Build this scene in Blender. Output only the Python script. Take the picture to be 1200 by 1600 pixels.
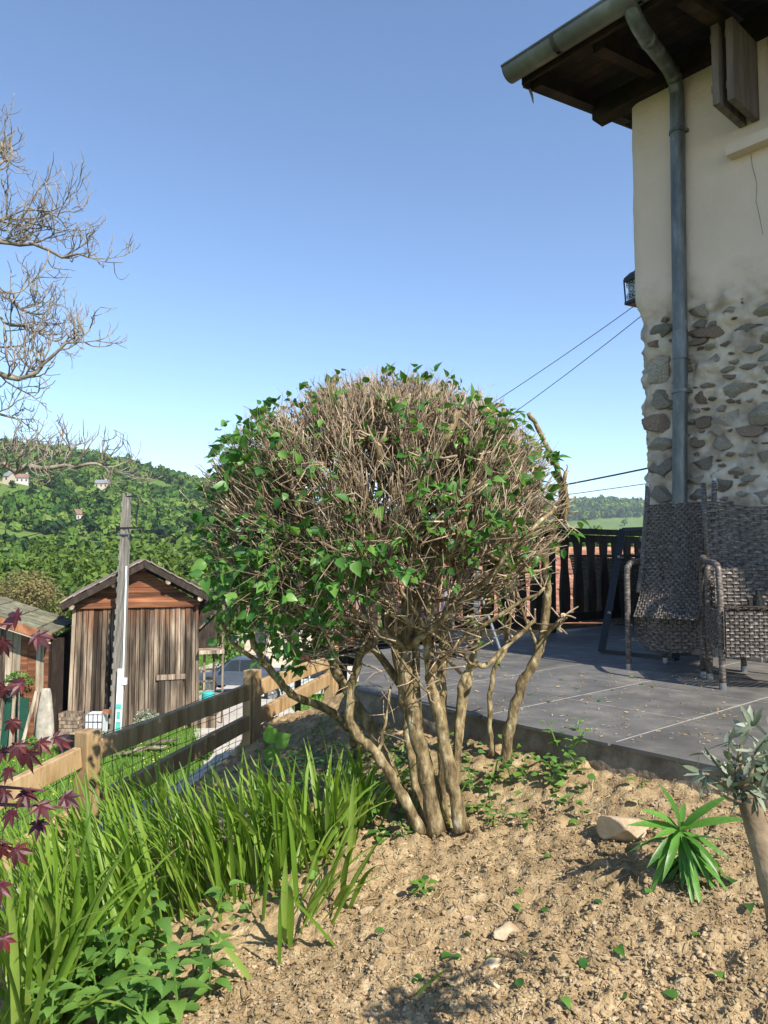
import bpy, math, random
import numpy as np
from mathutils import Vector, Matrix, Euler

for o in list(bpy.data.objects): bpy.data.objects.remove(o)
S = bpy.context.scene
COL = S.collection
random.seed(7); RNG = np.random.default_rng(7)
R = math.radians

# ------------------------------------------------------------------ camera
PITCH = math.atan(72/1155.6)
cam_d = bpy.data.cameras.new('camera'); cam = bpy.data.objects.new('camera', cam_d); COL.objects.link(cam)
cam_d.sensor_fit = 'VERTICAL'; cam_d.sensor_height = 36; cam_d.lens = 26
cam_d.clip_start = 0.05; cam_d.clip_end = 8000
cam.location = (0, 0, 0); cam.rotation_euler = (R(90)+PITCH, 0, 0)
S.camera = cam
S.render.resolution_x = 768; S.render.resolution_y = 1024

# ------------------------------------------------------------------ sky and sun
SUN_XY = Vector((0.62, -0.785)).normalized(); SUN_EL = R(42)
w_ = bpy.data.worlds.new('World'); S.world = w_; w_.use_nodes = True
nt = w_.node_tree; nt.nodes.clear()
sky = nt.nodes.new('ShaderNodeTexSky'); sky.sky_type = 'NISHITA'; sky.sun_disc = False
sky.sun_elevation = SUN_EL; sky.sun_rotation = math.atan2(SUN_XY.x, SUN_XY.y)
sky.altitude = 900; sky.air_density = 1.0; sky.dust_density = 0.0; sky.ozone_density = 3.2
bg = nt.nodes.new('ShaderNodeBackground'); bg.inputs['Strength'].default_value = 0.138
wo = nt.nodes.new('ShaderNodeOutputWorld')
nt.links.new(sky.outputs[0], bg.inputs[0]); nt.links.new(bg.outputs[0], wo.inputs[0])
sd = bpy.data.lights.new('sun', 'SUN'); sun = bpy.data.objects.new('sun', sd); COL.objects.link(sun)
sd.energy = 5.0; sd.angle = R(0.53); sd.color = (1.0, 0.93, 0.82)
to_sun = Vector((SUN_XY.x*math.cos(SUN_EL), SUN_XY.y*math.cos(SUN_EL), math.sin(SUN_EL)))
sun.rotation_euler = to_sun.to_track_quat('Z', 'Y').to_euler(); sun.location = to_sun*30
S.view_settings.view_transform = 'Standard'; S.view_settings.look = 'None'
S.view_settings.gamma = 1.0; S.view_settings.exposure = 0.8; S.view_settings.use_curve_mapping = False

# ------------------------------------------------------------------ helpers
F = 1155.6
def ray(px, py):
    a = (px-600)/F; b = (800-py)/F; c, s = math.cos(PITCH), math.sin(PITCH)
    return Vector((a, c-b*s, s+b*c))
def P(px, py, d):
    r = ray(px, py); return r*(d/r.y)
def nz(v):
    v = np.asarray(v, float); return v/np.maximum(np.linalg.norm(v, axis=-1, keepdims=True), 1e-9)

def _hash(ix, iy, seed):
    h = (ix*374761393 + iy*668265263 + seed*1442695041) & 0xFFFFFFFF
    h = ((h ^ (h >> 13))*1274126177) & 0xFFFFFFFF
    return ((h ^ (h >> 16)) & 0xFFFF)/65535.0
def vnoise(x, y, seed=0):
    x = np.asarray(x, float); y = np.asarray(y, float)
    ix = np.floor(x).astype(np.int64); iy = np.floor(y).astype(np.int64)
    fx = x-ix; fy = y-iy; fx = fx*fx*(3-2*fx); fy = fy*fy*(3-2*fy)
    a = _hash(ix, iy, seed); b = _hash(ix+1, iy, seed); c = _hash(ix, iy+1, seed); d = _hash(ix+1, iy+1, seed)
    return (a*(1-fx)+b*fx)*(1-fy)+(c*(1-fx)+d*fx)*fy - 0.5
def fbm(x, y, o=4, seed=0):
    t = 0; a = 1.0
    for k in range(o):
        t = t + a*vnoise(np.asarray(x)*2**k, np.asarray(y)*2**k, seed+k); a *= 0.5
    return t
def sstep(a, b, x):
    t = np.clip((np.asarray(x, float)-a)/(b-a), 0, 1); return t*t*(3-2*t)

ORG = {}
class MB:
    def __init__(s): s.v = []; s.f = []; s.n = 0; s.att = []
    def add(s, v, f, att=None):
        v = np.asarray(v, float).reshape(-1, 3)
        if not isinstance(f, (list, tuple)) or (len(f) and not isinstance(f[0], np.ndarray)): f = [f]
        for q in f:
            q = np.asarray(q, np.int64)
            if q.size: s.f.append(q+s.n)
        s.v.append(v); s.n += len(v)
        if att is not None: s.att.append(np.full(len(v), att))
        return s
    def box(s, c, size, rot=None, bev=0.0):
        hx, hy, hz = [q/2 for q in size]
        v = np.array([(x, y, z) for x in (-hx, hx) for y in (-hy, hy) for z in (-hz, hz)])
        if rot is not None: v = v @ np.array(rot.to_3x3()).T
        return s.add(v+np.array(c), np.array([(0,1,3,2),(4,6,7,5),(0,4,5,1),(2,3,7,6),(0,2,6,4),(1,5,7,3)]))
    def bar(s, a, b, wd, ht, up=(0,0,1)):
        a = Vector(a); b = Vector(b); y = (b-a); L = y.length; y.normalize()
        x = y.cross(Vector(up))
        if x.length < 1e-4: x = y.cross(Vector((1,0,0)))
        x.normalize(); z = x.cross(y)
        m = Matrix((x, y, z)).transposed()
        return s.box((a+b)/2, (wd, L, ht), m)
    def tube(s, pts, rad, n=6, cap=True, att=None):
        p = np.asarray([tuple(q) for q in pts], float); k = len(p)
        r = np.full(k, rad, float) if np.isscalar(rad) else np.asarray(rad, float)
        t = np.empty_like(p); t[1:-1] = p[2:]-p[:-2]; t[0] = p[1]-p[0]; t[-1] = p[-1]-p[-2]; t = nz(t)
        u = np.cross(t[0], (0,0,1.0)); 
        if np.linalg.norm(u) < 1e-3: u = np.cross(t[0], (1.0,0,0))
        U = np.empty_like(p)
        for i in range(k):
            u = u-t[i]*u.dot(t[i]); u = u/max(np.linalg.norm(u), 1e-9); U[i] = u
        V = np.cross(t, U)
        a = np.arange(n)*2*math.pi/n
        v = p[:,None,:]+r[:,None,None]*(np.cos(a)[None,:,None]*U[:,None,:]+np.sin(a)[None,:,None]*V[:,None,:])
        i = np.arange(k-1)[:,None]*n; j = np.arange(n)[None,:]; j2 = (j+1)%n
        f = np.stack([i+j, i+j2, i+n+j2, i+n+j], -1).reshape(-1,4)
        fs = [f]
        v = v.reshape(-1,3)
        if cap:
            v = np.vstack([v, p[:1], p[-1:]]); jj = np.arange(n)
            fs.append(np.stack([(jj+1)%n, jj, np.full(n, k*n)], -1))
            fs.append(np.stack([(k-1)*n+jj, (k-1)*n+(jj+1)%n, np.full(n, k*n+1)], -1))
        return s.add(v, fs, att)
    def lathe(s, prof, c=(0,0,0), n=20, axis=None):
        pr = np.asarray(prof, float); k = len(pr); a = np.arange(n)*2*math.pi/n
        v = np.stack([pr[:,None,0]*np.cos(a), pr[:,None,0]*np.sin(a), np.repeat(pr[:,None,1], n, 1)], -1).reshape(-1,3)
        if axis is not None: v = v @ np.array(axis.to_3x3()).T
        i = np.arange(k-1)[:,None]*n; j = np.arange(n)[None,:]; j2 = (j+1)%n
        f = np.stack([i+j, i+j2, i+n+j2, i+n+j], -1).reshape(-1,4)
        return s.add(v+np.array(c), f)
    def grid(s, X):            # X: (a,b,3)
        a, b = X.shape[:2]; i = np.arange(a-1)[:,None]*b; j = np.arange(b-1)[None,:]
        f = np.stack([i+j, i+b+j, i+b+j+1, i+j+1], -1).reshape(-1,4)
        return s.add(X.reshape(-1,3), f)
    def poly(s, pts, thick):   # convex polygon pts extruded by vector thick
        p = np.array([tuple(q) for q in pts], float); k = len(p); t = np.array(tuple(thick), float)
        v = np.vstack([p, p+t]); j = np.arange(k); j2 = (j+1)%k
        fs = [np.stack([j, j2, j2+k, j+k], -1)]
        tri = np.array([(0, i+1, i) for i in range(1, k-1)]); fs += [tri, tri[:, ::-1]+k]
        return s.add(v, fs)
    def mesh(s, name, org=(0,0,0)):
        v = np.vstack(s.v)-np.array(tuple(org)); me = bpy.data.meshes.new(name)
        lt = np.concatenate([np.full(len(q), q.shape[1]) for q in s.f]); li = np.concatenate([q.reshape(-1) for q in s.f])
        me.vertices.add(len(v)); me.vertices.foreach_set('co', v.astype(np.float32).ravel())
        me.loops.add(len(li)); me.loops.foreach_set('vertex_index', li.astype(np.int32))
        me.polygons.add(len(lt)); st = np.concatenate([[0], np.cumsum(lt)[:-1]])
        me.polygons.foreach_set('loop_start', st.astype(np.int32)); me.polygons.foreach_set('loop_total', lt.astype(np.int32))
        if s.att:
            at = me.attributes.new('tint', 'FLOAT', 'POINT'); at.data.foreach_set('value', np.concatenate(s.att).astype(np.float32))
        me.polygons.foreach_set('use_smooth', np.zeros(len(me.polygons), bool)); me.update(calc_edges=True); me.validate()
        return me
    def build(s, name, m, parent=None, smooth=False, origin=None):
        if parent is not None: org = ORG[parent]
        elif origin is not None: org = Vector(origin)
        else:
            v = np.vstack(s.v); org = Vector(((v[:,0].min()+v[:,0].max())/2, (v[:,1].min()+v[:,1].max())/2, v[:,2].min()))
        me = s.mesh(name, org); me.materials.append(m)
        if smooth: me.polygons.foreach_set('use_smooth', np.ones(len(me.polygons), bool))
        o = bpy.data.objects.new(name, me); COL.objects.link(o)
        if parent is not None: o.parent = parent
        else: o.location = org
        ORG[o] = Vector(org)
        return o
def tag(o, label=None, cat=None, group=None, kind=None):
    if label: o['label'] = label
    if cat: o['category'] = cat
    if group: o['group'] = group
    if kind: o['kind'] = kind
    return o
def empty(name, loc, label, cat, group=None):
    o = bpy.data.objects.new(name, None); COL.objects.link(o); o.location = loc; o.empty_display_size = .1
    ORG[o] = Vector(loc); return tag(o, label, cat, group)
def put(name, me, Mx, parent=None):     # shared mesh at world matrix Mx
    o = bpy.data.objects.new(name, me); COL.objects.link(o)
    if parent is not None:
        o.parent = parent; o.matrix_basis = Matrix.Translation(-ORG[parent]) @ Mx; ORG[o] = ORG[parent]
    else: o.matrix_basis = Mx; ORG[o] = Mx.translation.copy()
    return o
def frame(loc, xdir, up, scale=1.0):    # local X along xdir, Z near up
    x = Vector(xdir).normalized(); z = Vector(up); y = z.cross(x)
    if y.length < 1e-4: y = Vector((0,1,0)).cross(x)
    y.normalize(); z = x.cross(y)
    m = Matrix((x, y, z)).transposed().to_4x4()
    return Matrix.Translation(Vector(loc)) @ m @ Matrix.Scale(scale, 4)
def rv(s=1.0): return Vector((random.uniform(-s,s), random.uniform(-s,s), random.uniform(-s,s)))

_ico = {}
def ico(sub):
    if sub in _ico: return _ico[sub]
    t = (1+5**.5)/2
    v = [(-1,t,0),(1,t,0),(-1,-t,0),(1,-t,0),(0,-1,t),(0,1,t),(0,-1,-t),(0,1,-t),(t,0,-1),(t,0,1),(-t,0,-1),(-t,0,1)]
    f = [(0,11,5),(0,5,1),(0,1,7),(0,7,10),(0,10,11),(1,5,9),(5,11,4),(11,10,2),(10,7,6),(7,1,8),(3,9,4),(3,4,2),(3,2,6),(3,6,8),(3,8,9),(4,9,5),(2,4,11),(6,2,10),(8,6,7),(9,8,1)]
    v = [np.array(q)/np.linalg.norm(q) for q in v]
    for _ in range(sub):
        c = {}; nf = []
        def mid(a, b):
            k = (min(a,b), max(a,b))
            if k not in c:
                m = v[a]+v[b]; v.append(m/np.linalg.norm(m)); c[k] = len(v)-1
            return c[k]
        for a, b, d in f:
            x, y, z = mid(a,b), mid(b,d), mid(d,a); nf += [(a,x,z),(b,y,x),(d,z,y),(x,y,z)]
        f = nf
    _ico[sub] = (np.array(v), np.array(f)); return _ico[sub]
def lump(sub, amp, seed, freq=1.6, cut=0.0):
    v, f = ico(sub); r = np.random.default_rng(seed); n = np.zeros(len(v))
    for k in range(5):
        d = r.normal(size=3); d /= np.linalg.norm(d)
        n += np.sin(v @ d*freq*(k*0.7+1)*2+r.uniform(0, 6.28))*(1/(k*.6+1))
    n += r.normal(size=len(v))*0.25
    v = v*(1+amp*n[:,None]/2)
    for k in range(int(cut)):
        d = r.normal(size=3); d /= np.linalg.norm(d); h = v @ d; lim = r.uniform(.5,.8)
        v = v-np.outer(np.maximum(h-lim, 0), d)
    return v, f

# ------------------------------------------------------------------ materials
def nodes(m):
    m.use_nodes = True; n = m.node_tree.nodes; n.clear(); return n, m.node_tree.links
def ramp(n, stops):
    r = n.new('ShaderNodeValToRGB'); e = r.color_ramp.elements
    while len(e) < len(stops): e.new(0.5)
    for q, (p, c) in zip(e, stops): q.position = p; q.color = (*c, 1)
    return r
def mat(name, stops, scale=5, rough=.8, bump=.3, bscale=None, stretch=(1,1,1), rand=.15, metal=0, detail=6, coords='Object', bdist=.01, rot=None, island=0, macro=None, spec=.3, nrough=.6, distort=0):
    m = bpy.data.materials.new(name); n, l = nodes(m)
    out = n.new('ShaderNodeOutputMaterial'); b = n.new('ShaderNodeBsdfPrincipled'); l.new(b.outputs[0], out.inputs[0])
    tc = n.new('ShaderNodeTexCoord'); mp = n.new('ShaderNodeMapping'); mp.inputs['Scale'].default_value = stretch
    if rot: mp.inputs['Rotation'].default_value = rot
    l.new(tc.outputs[coords], mp.inputs[0])
    oi = n.new('ShaderNodeObjectInfo')
    off = n.new('ShaderNodeVectorMath'); off.operation = 'MULTIPLY_ADD'; off.inputs[1].default_value = (1,1,1)
    cmb = n.new('ShaderNodeVectorMath'); cmb.operation = 'SCALE'; cmb.inputs[0].default_value = (13,7,5); l.new(oi.outputs['Random'], cmb.inputs['Scale'])
    l.new(mp.outputs[0], off.inputs[0]); l.new(cmb.outputs[0], off.inputs[2])
    t = n.new('ShaderNodeTexNoise'); t.inputs['Scale'].default_value = scale; t.inputs['Detail'].default_value = detail; t.inputs['Roughness'].default_value = nrough
    t.inputs['Distortion'].default_value = distort
    l.new(off.outputs[0], t.inputs[0])
    sp = n.new('ShaderNodeMapRange'); sp.inputs[1].default_value = .28; sp.inputs[2].default_value = .72; l.new(t.outputs[0], sp.inputs[0])
    r = ramp(n, stops); l.new(sp.outputs[0], r.inputs[0])
    hs = n.new('ShaderNodeHueSaturation'); l.new(r.outputs[0], hs.inputs['Color'])
    mr = n.new('ShaderNodeMapRange'); mr.inputs[3].default_value = 1-rand; mr.inputs[4].default_value = 1+rand
    l.new(oi.outputs['Random'], mr.inputs[0]); l.new(mr.outputs[0], hs.inputs['Value'])
    l.new(hs.outputs[0], b.inputs['Base Color'])
    if macro:
        tm_ = n.new('ShaderNodeTexNoise'); tm_.inputs['Scale'].default_value = macro[0]; tm_.inputs['Detail'].default_value = 4; l.new(tc.outputs[coords], tm_.inputs[0])
        mm = n.new('ShaderNodeMapRange'); mm.inputs[1].default_value = .35; mm.inputs[2].default_value = .65; mm.inputs[3].default_value = macro[1]; mm.inputs[4].default_value = macro[2]; l.new(tm_.outputs[0], mm.inputs[0])
        h3 = n.new('ShaderNodeHueSaturation'); l.new(mm.outputs[0], h3.inputs['Value']); l.new(hs.outputs[0], h3.inputs['Color']); l.new(h3.outputs[0], b.inputs['Base Color'])
    if island:
        ge = n.new('ShaderNodeNewGeometry'); mi = n.new('ShaderNodeMapRange'); mi.inputs[3].default_value = 1-island; mi.inputs[4].default_value = 1+island; l.new(ge.outputs['Random Per Island'], mi.inputs[0])
        h2 = n.new('ShaderNodeHueSaturation'); l.new(mi.outputs[0], h2.inputs['Value']); l.new(hs.outputs[0], h2.inputs['Color']); l.new(h2.outputs[0], b.inputs['Base Color'])
    b.inputs['Roughness'].default_value = rough; b.inputs['Metallic'].default_value = metal; b.inputs['Specular IOR Level'].default_value = spec
    if bump:
        t2 = n.new('ShaderNodeTexNoise'); t2.inputs['Scale'].default_value = bscale or scale*4; t2.inputs['Detail'].default_value = 6
        l.new(off.outputs[0], t2.inputs[0])
        bp = n.new('ShaderNodeBump'); bp.inputs['Strength'].default_value = bump; bp.inputs['Distance'].default_value = bdist
        l.new(t2.outputs[0], bp.inputs['Height']); l.new(bp.outputs[0], b.inputs['Normal'])
    m['_'] = 1
    return m
def leafmat(name, cols, trans=.35, rough=.45, island=True, rand=.35, attr=False, spec=.35, scale=30):
    m = bpy.data.materials.new(name); n, l = nodes(m)
    out = n.new('ShaderNodeOutputMaterial'); b = n.new('ShaderNodeBsdfPrincipled'); tr = n.new('ShaderNodeBsdfTranslucent'); mx = n.new('ShaderNodeMixShader')
    mx.inputs[0].default_value = trans; l.new(b.outputs[0], mx.inputs[1]); l.new(tr.outputs[0], mx.inputs[2]); l.new(mx.outputs[0], out.inputs[0])
    oi = n.new('ShaderNodeObjectInfo'); ge = n.new('ShaderNodeNewGeometry')
    ad = n.new('ShaderNodeMath'); ad.operation = 'ADD'; l.new(oi.outputs['Random'], ad.inputs[0])
    if attr:
        at = n.new('ShaderNodeAttribute'); at.attribute_name = 'tint'; l.new(at.outputs['Fac'], ad.inputs[1])
    else: l.new(ge.outputs['Random Per Island'], ad.inputs[1])
    fr = n.new('ShaderNodeMath'); fr.operation = 'FRACT'; l.new(ad.outputs[0], fr.inputs[0])
    r = ramp(n, [(i/(max(len(cols)-1, 1)), c) for i, c in enumerate(cols)]); l.new(fr.outputs[0], r.inputs[0])
    tc = n.new('ShaderNodeTexCoord'); t = n.new('ShaderNodeTexNoise'); t.inputs['Scale'].default_value = scale; l.new(tc.outputs['Object'], t.inputs[0])
    mr = n.new('ShaderNodeMapRange'); mr.inputs[3].default_value = 1-rand; mr.inputs[4].default_value = 1+rand; l.new(t.outputs[0], mr.inputs[0])
    hs = n.new('ShaderNodeHueSaturation'); l.new(r.outputs[0], hs.inputs['Color']); l.new(mr.outputs[0], hs.inputs['Value'])
    l.new(hs.outputs[0], b.inputs['Base Color'])
    h2 = n.new('ShaderNodeHueSaturation'); h2.inputs['Hue'].default_value = .485; h2.inputs['Saturation'].default_value = 1.1; h2.inputs['Value'].default_value = 1.5
    l.new(hs.outputs[0], h2.inputs['Color']); l.new(h2.outputs[0], tr.inputs['Color'])
    b.inputs['Roughness'].default_value = rough; b.inputs['Specular IOR Level'].default_value = spec
    return m
def plain(name, c, rough=.5, metal=0, spec=.4): 
    return mat(name, [(0, [q*.82 for q in c]), (1, [min(1,q*1.12) for q in c])], scale=9, rough=rough, metal=metal, bump=.08, rand=.05, spec=spec)

m_wood_fence = mat('pine_timber', [(0,(.20,.12,.05)),(.5,(.36,.24,.12)),(1,(.48,.35,.20))], scale=3, stretch=(6,6,1), rough=.75, bump=.25, bscale=18, rand=.12)
m_wood_old = mat('weathered_board', [(0,(.024,.017,.013)),(.3,(.105,.076,.054)),(.55,(.26,.20,.145)),(1,(.54,.44,.33))], scale=1.2, stretch=(5.5,5.5,.30), rough=.9, bump=.5, bscale=9, rand=.4, bdist=.02, detail=8, nrough=.68)
m_wood_red = mat('red_brown_board', [(0,(.045,.018,.010)),(.5,(.17,.065,.03)),(1,(.32,.14,.065))], scale=1.6, stretch=(.4,2,6), rough=.85, bump=.4, rand=.3, bdist=.02)
m_wood_dark = mat('dark_stained_timber', [(0,(.010,.007,.006)),(.6,(.030,.020,.014)),(1,(.062,.042,.030))], scale=3, stretch=(3,3,1), rough=.7, bump=.3, rand=.25)
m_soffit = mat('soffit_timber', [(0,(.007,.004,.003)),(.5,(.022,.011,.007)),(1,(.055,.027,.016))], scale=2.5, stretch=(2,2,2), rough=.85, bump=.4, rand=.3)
m_zinc = mat('aged_zinc', [(0,(.065,.070,.068)),(.5,(.13,.138,.135)),(.8,(.20,.205,.198)),(1,(.50,.49,.46))], scale=3.2, stretch=(3,3,.9), rough=.42, bump=.12, rand=.08, metal=.45, detail=8, nrough=.7)
m_gutter = mat('gutter_zinc', [(0,(.080,.080,.074)),(.6,(.155,.152,.14)),(1,(.25,.245,.228))], scale=4, rough=.5, bump=.15, rand=.05, metal=.35)
m_black = plain('black_metal', (.012,.012,.013), .45)
m_steel = plain('grey_steel', (.30,.31,.32), .35, .8)
m_white = plain('white_plastic', (.72,.73,.74), .5)
m_concrete = mat('concrete', [(0,(.26,.23,.19)),(.5,(.38,.34,.28)),(1,(.50,.46,.39))], scale=6, rough=.95, bump=.6, bscale=40, rand=.08)
m_pole = mat('pole_concrete', [(0,(.12,.105,.088)),(.5,(.205,.185,.158)),(1,(.31,.285,.25))], scale=3, stretch=(3,3,.5), rough=.95, bump=.4, rand=.05)
m_slate = mat('slate_tile', [(0,(.088,.084,.078)),(.5,(.120,.115,.107)),(1,(.19,.175,.15))], scale=7, rough=.62, bump=.22, bscale=35, rand=.10, macro=(2.3,.80,1.15), bdist=.004, detail=8)
m_joint = mat('tile_joint', [(0,(.25,.235,.205)),(1,(.40,.38,.34))], scale=20, rough=.95, bump=.3, rand=0)
m_stone = mat('rubble_stone', [(0,(.13,.115,.095)),(.35,(.28,.245,.20)),(.65,(.42,.365,.295)),(1,(.60,.51,.40))], scale=15, rough=.92, bump=.9, bscale=45, rand=.35, bdist=.012, detail=8)
m_stone_red = mat('red_stone', [(0,(.14,.09,.065)),(.5,(.26,.19,.14)),(1,(.40,.32,.24))], scale=12, rough=.92, bump=.9, bscale=45, rand=.2)
m_soil_stone = mat('field_stone', [(0,(.30,.215,.13)),(.5,(.46,.35,.225)),(1,(.62,.50,.35))], scale=14, rough=.9, bump=.5, bscale=50, rand=.2)
m_tile_red = mat('terracotta', [(0,(.14,.060,.038)),(.5,(.29,.135,.082)),(1,(.42,.25,.17))], scale=7, rough=.9, bump=.4, rand=.35)
m_wicker = mat('wicker_strand', [(0,(.018,.015,.013)),(.4,(.068,.055,.046)),(.75,(.16,.132,.11)),(1,(.42,.36,.31))], scale=40, stretch=(1,1,3), rough=.5, bump=.3, bscale=120, rand=.05, bdist=.002, spec=.4)  # brightest ramp stop paints highlights onto the strands
m_wicker_dark = mat('dark_wicker_strand', [(0,(.018,.016,.015)),(.5,(.042,.037,.033)),(1,(.08,.07,.062))], scale=30, rough=.5, bump=.3, rand=.05, bdist=.002)
m_shutter = mat('shutter_paint', [(0,(.085,.062,.050)),(.5,(.14,.105,.088)),(1,(.20,.16,.138))], scale=4, stretch=(5,5,.6), rough=.75, bump=.25, rand=.08)
m_bark = mat('shrub_bark', [(0,(.040,.028,.014)),(.35,(.125,.090,.042)),(.6,(.235,.175,.088)),(.85,(.34,.28,.165)),(1,(.52,.48,.36))], scale=42, stretch=(1,1,.45), rough=.9, bump=1.0, bscale=90, rand=.12, bdist=.006)
m_twig = mat('shrub_twig', [(0,(.115,.080,.052)),(.5,(.245,.180,.120)),(1,(.46,.37,.255))], scale=18, rough=.8, bump=0, rand=.1, island=.55)
def barnboard():
    m = m_wood_old.copy(); m.name = 'barn_board'; n = m.node_tree.nodes; l = m.node_tree.links
    hs = [q for q in n if q.type == 'HUE_SAT'][0]; b = [q for q in n if q.type == 'BSDF_PRINCIPLED'][0]
    tc = n.new('ShaderNodeTexCoord'); sx = n.new('ShaderNodeSeparateXYZ'); l.new(tc.outputs['Object'], sx.inputs[0])
    mp = n.new('ShaderNodeMapping'); mp.inputs['Scale'].default_value = (4,4,.5); l.new(tc.outputs['Object'], mp.inputs[0])
    t = n.new('ShaderNodeTexNoise'); t.inputs['Scale'].default_value = 1.0; t.inputs['Detail'].default_value = 7; l.new(mp.outputs[0], t.inputs[0])
    ad = n.new('ShaderNodeMath'); ad.operation = 'MULTIPLY_ADD'; ad.inputs[1].default_value = 3.2; l.new(t.outputs[0], ad.inputs[0]); l.new(sx.outputs[2], ad.inputs[2])
    mr = n.new('ShaderNodeMapRange'); mr.inputs[1].default_value = 4.6; mr.inputs[2].default_value = 5.6; mr.inputs[4].default_value = .75; l.new(ad.outputs[0], mr.inputs[0])
    mx = n.new('ShaderNodeMix'); mx.data_type = 'RGBA'; l.new(mr.outputs[0], mx.inputs[0]); l.new(hs.outputs[0], mx.inputs[6]); mx.inputs[7].default_value = (.20,.075,.03,1)
    t2 = n.new('ShaderNodeTexNoise'); t2.inputs['Scale'].default_value = .55; t2.inputs['Detail'].default_value = 5; l.new(mp.outputs[0], t2.inputs[0])
    m2 = n.new('ShaderNodeMapRange'); m2.inputs[1].default_value = .46; m2.inputs[2].default_value = .60; m2.inputs[3].default_value = 1; m2.inputs[4].default_value = .22; l.new(t2.outputs[0], m2.inputs[0])
    ml = n.new('ShaderNodeMix'); ml.data_type = 'RGBA'; ml.blend_type = 'MULTIPLY'; ml.inputs[0].default_value = 1; l.new(mx.outputs[2], ml.inputs[6]); l.new(m2.outputs[0], ml.inputs[7])
    l.new(ml.outputs[2], b.inputs['Base Color']); return m
m_barn = barnboard()
m_dirt_shade = mat('dirty_shaded_footing', [(0,(.085,.065,.045)),(.5,(.18,.145,.105)),(1,(.30,.26,.20))], scale=9, rough=1, bump=.9, bscale=45, rand=0)  # dirty concrete, darkened further to carry the shadow on the terrace edge
m_cut = plain('cut_wood', (.62,.44,.22), .8)
m_treebark = mat('lichen_bark', [(0,(.085,.065,.05)),(.5,(.20,.165,.125)),(.8,(.31,.275,.20)),(1,(.36,.34,.20))], scale=6, rough=.9, bump=.3, rand=.1)
m_mesh = plain('green_wire', (.012,.022,.016), .5)
m_lilac = leafmat('lilac_leaf', [(.028,.095,.018),(.05,.15,.026),(.085,.215,.036),(.04,.12,.025),(.14,.28,.05),(.06,.17,.04)], .32, .4)
m_blade = leafmat('blade_leaf', [(.09,.175,.020),(.15,.26,.030),(.21,.33,.045),(.12,.22,.028),(.28,.37,.08),(.17,.29,.042)], .42, .42, scale=12, rand=.25)
m_nettle = leafmat('nettle_leaf', [(.07,.16,.03),(.11,.22,.045),(.15,.28,.055),(.09,.19,.04)], .3, .55)
m_lime = leafmat('young_leaf', [(.13,.27,.04),(.17,.33,.06),(.10,.22,.04)], .4, .5)
m_maple = leafmat('maple_leaf', [(.055,.012,.016),(.085,.015,.020),(.040,.010,.015),(.12,.022,.022)], .22, .45)
m_olive = leafmat('olive_leaf', [(.10,.13,.075),(.17,.20,.13),(.30,.33,.25),(.13,.165,.10)], .12, .5)
m_lance = leafmat('lance_leaf', [(.06,.16,.028),(.09,.22,.035),(.12,.27,.05)], .3, .38)
m_dry = leafmat('dry_bit', [(.30,.20,.10),(.42,.31,.17),(.22,.14,.07),(.50,.40,.24)], .1, .8)
m_grass = leafmat('lawn_grass', [(.10,.22,.03),(.15,.29,.045),(.20,.33,.06),(.12,.25,.035)], .35, .6, attr=True)
m_forest = leafmat('forest_foliage', [(.015,.042,.012),(.024,.064,.014),(.038,.090,.017),(.055,.118,.020),(.075,.142,.024),(.10,.17,.03),(.13,.19,.04)], .06, .8, attr=True, scale=.35, rand=.5, spec=.1)
m_foliage = leafmat('tree_foliage', [(.042,.085,.010),(.075,.13,.014),(.105,.165,.018),(.055,.105,.012),(.14,.20,.026)], .15, .6, scale=.6, rand=.4)
m_brownbush = leafmat('bronze_foliage', [(.14,.115,.04),(.20,.155,.06),(.25,.20,.085),(.12,.12,.04)], .25, .7, scale=.8)
# ------------------------------------------------------------------ terrain
FA = Vector((-1.26, 3.2)); FD = Vector((.4166, .9091)); FN = Vector((-.9091, .4166))
def gh(x, y, bedonly=False):
    x = np.asarray(x, float); y = np.asarray(y, float)
    xc = np.clip(x, -6, 4); yc = np.clip(y, -3, 7)
    bed = -.86+.22*(xc-.78)+.1*(yc-2.2)
    gd_ = (x-.846)*.756+(y-2.71)*.6546; bed = bed+.055*sstep(-.45, -.04, gd_)
    k = .03; bed = -k*np.logaddexp(-bed/k, .752/k)
    s = FN.x*(x-FA.x)+FN.y*(y-FA.y)
    bed = bed-.10*sstep(-.5, .0, s)
    if bedonly: return bed
    bed = bed-.20*sstep(0, .35, s)
    r = (-(x+.16)+(y-5.39))*.707
    D = np.maximum(s-1.4, r-.15)
    yard = -5.4-2.0*sstep(24, 45, y)+.25*fbm(x*.15, y*.15, 3, 5)
    hx = np.interp(x, [-700,-400,-234,-176,-135,-113,-45,0,110,300], [100,84,66,58,48,41,24,14,4,2])
    fy = np.clip((y-80)/370, 0, 1)
    left = (hx+8)*(fy**1.1)*(1-.5*sstep(470, 1000, y)) + 9*fbm(x*.012, y*.012, 3, 9)*sstep(90, 200, y)*(1-sstep(400,450,y))
    h2 = np.interp(x, [-900,-200,100,370,450,530,800,1500], [60,40,70,112,114,106,92,90])*sstep(700, 1500, y)
    yard = yard+np.maximum(left, h2)
    z = bed-.95*np.maximum(D, 0)
    far = yard
    k = .25
    zz = np.where(D > 0, k*np.logaddexp(np.clip(z/k, -600, 600), np.clip(far/k, -600, 600)), bed)
    return np.where((D > 12) | (y > 30), far, zz)
_gd = np.concatenate([np.arange(.8, 6, .01), np.arange(6, 60, .05)])
def G(px, py):
    r = ray(px, py); t = _gd/r.y; hit = np.nonzero(r.z*t <= gh(r.x*t, _gd))[0]
    return r*(_gd[hit[0] if len(hit) else -1]/r.y)

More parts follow.
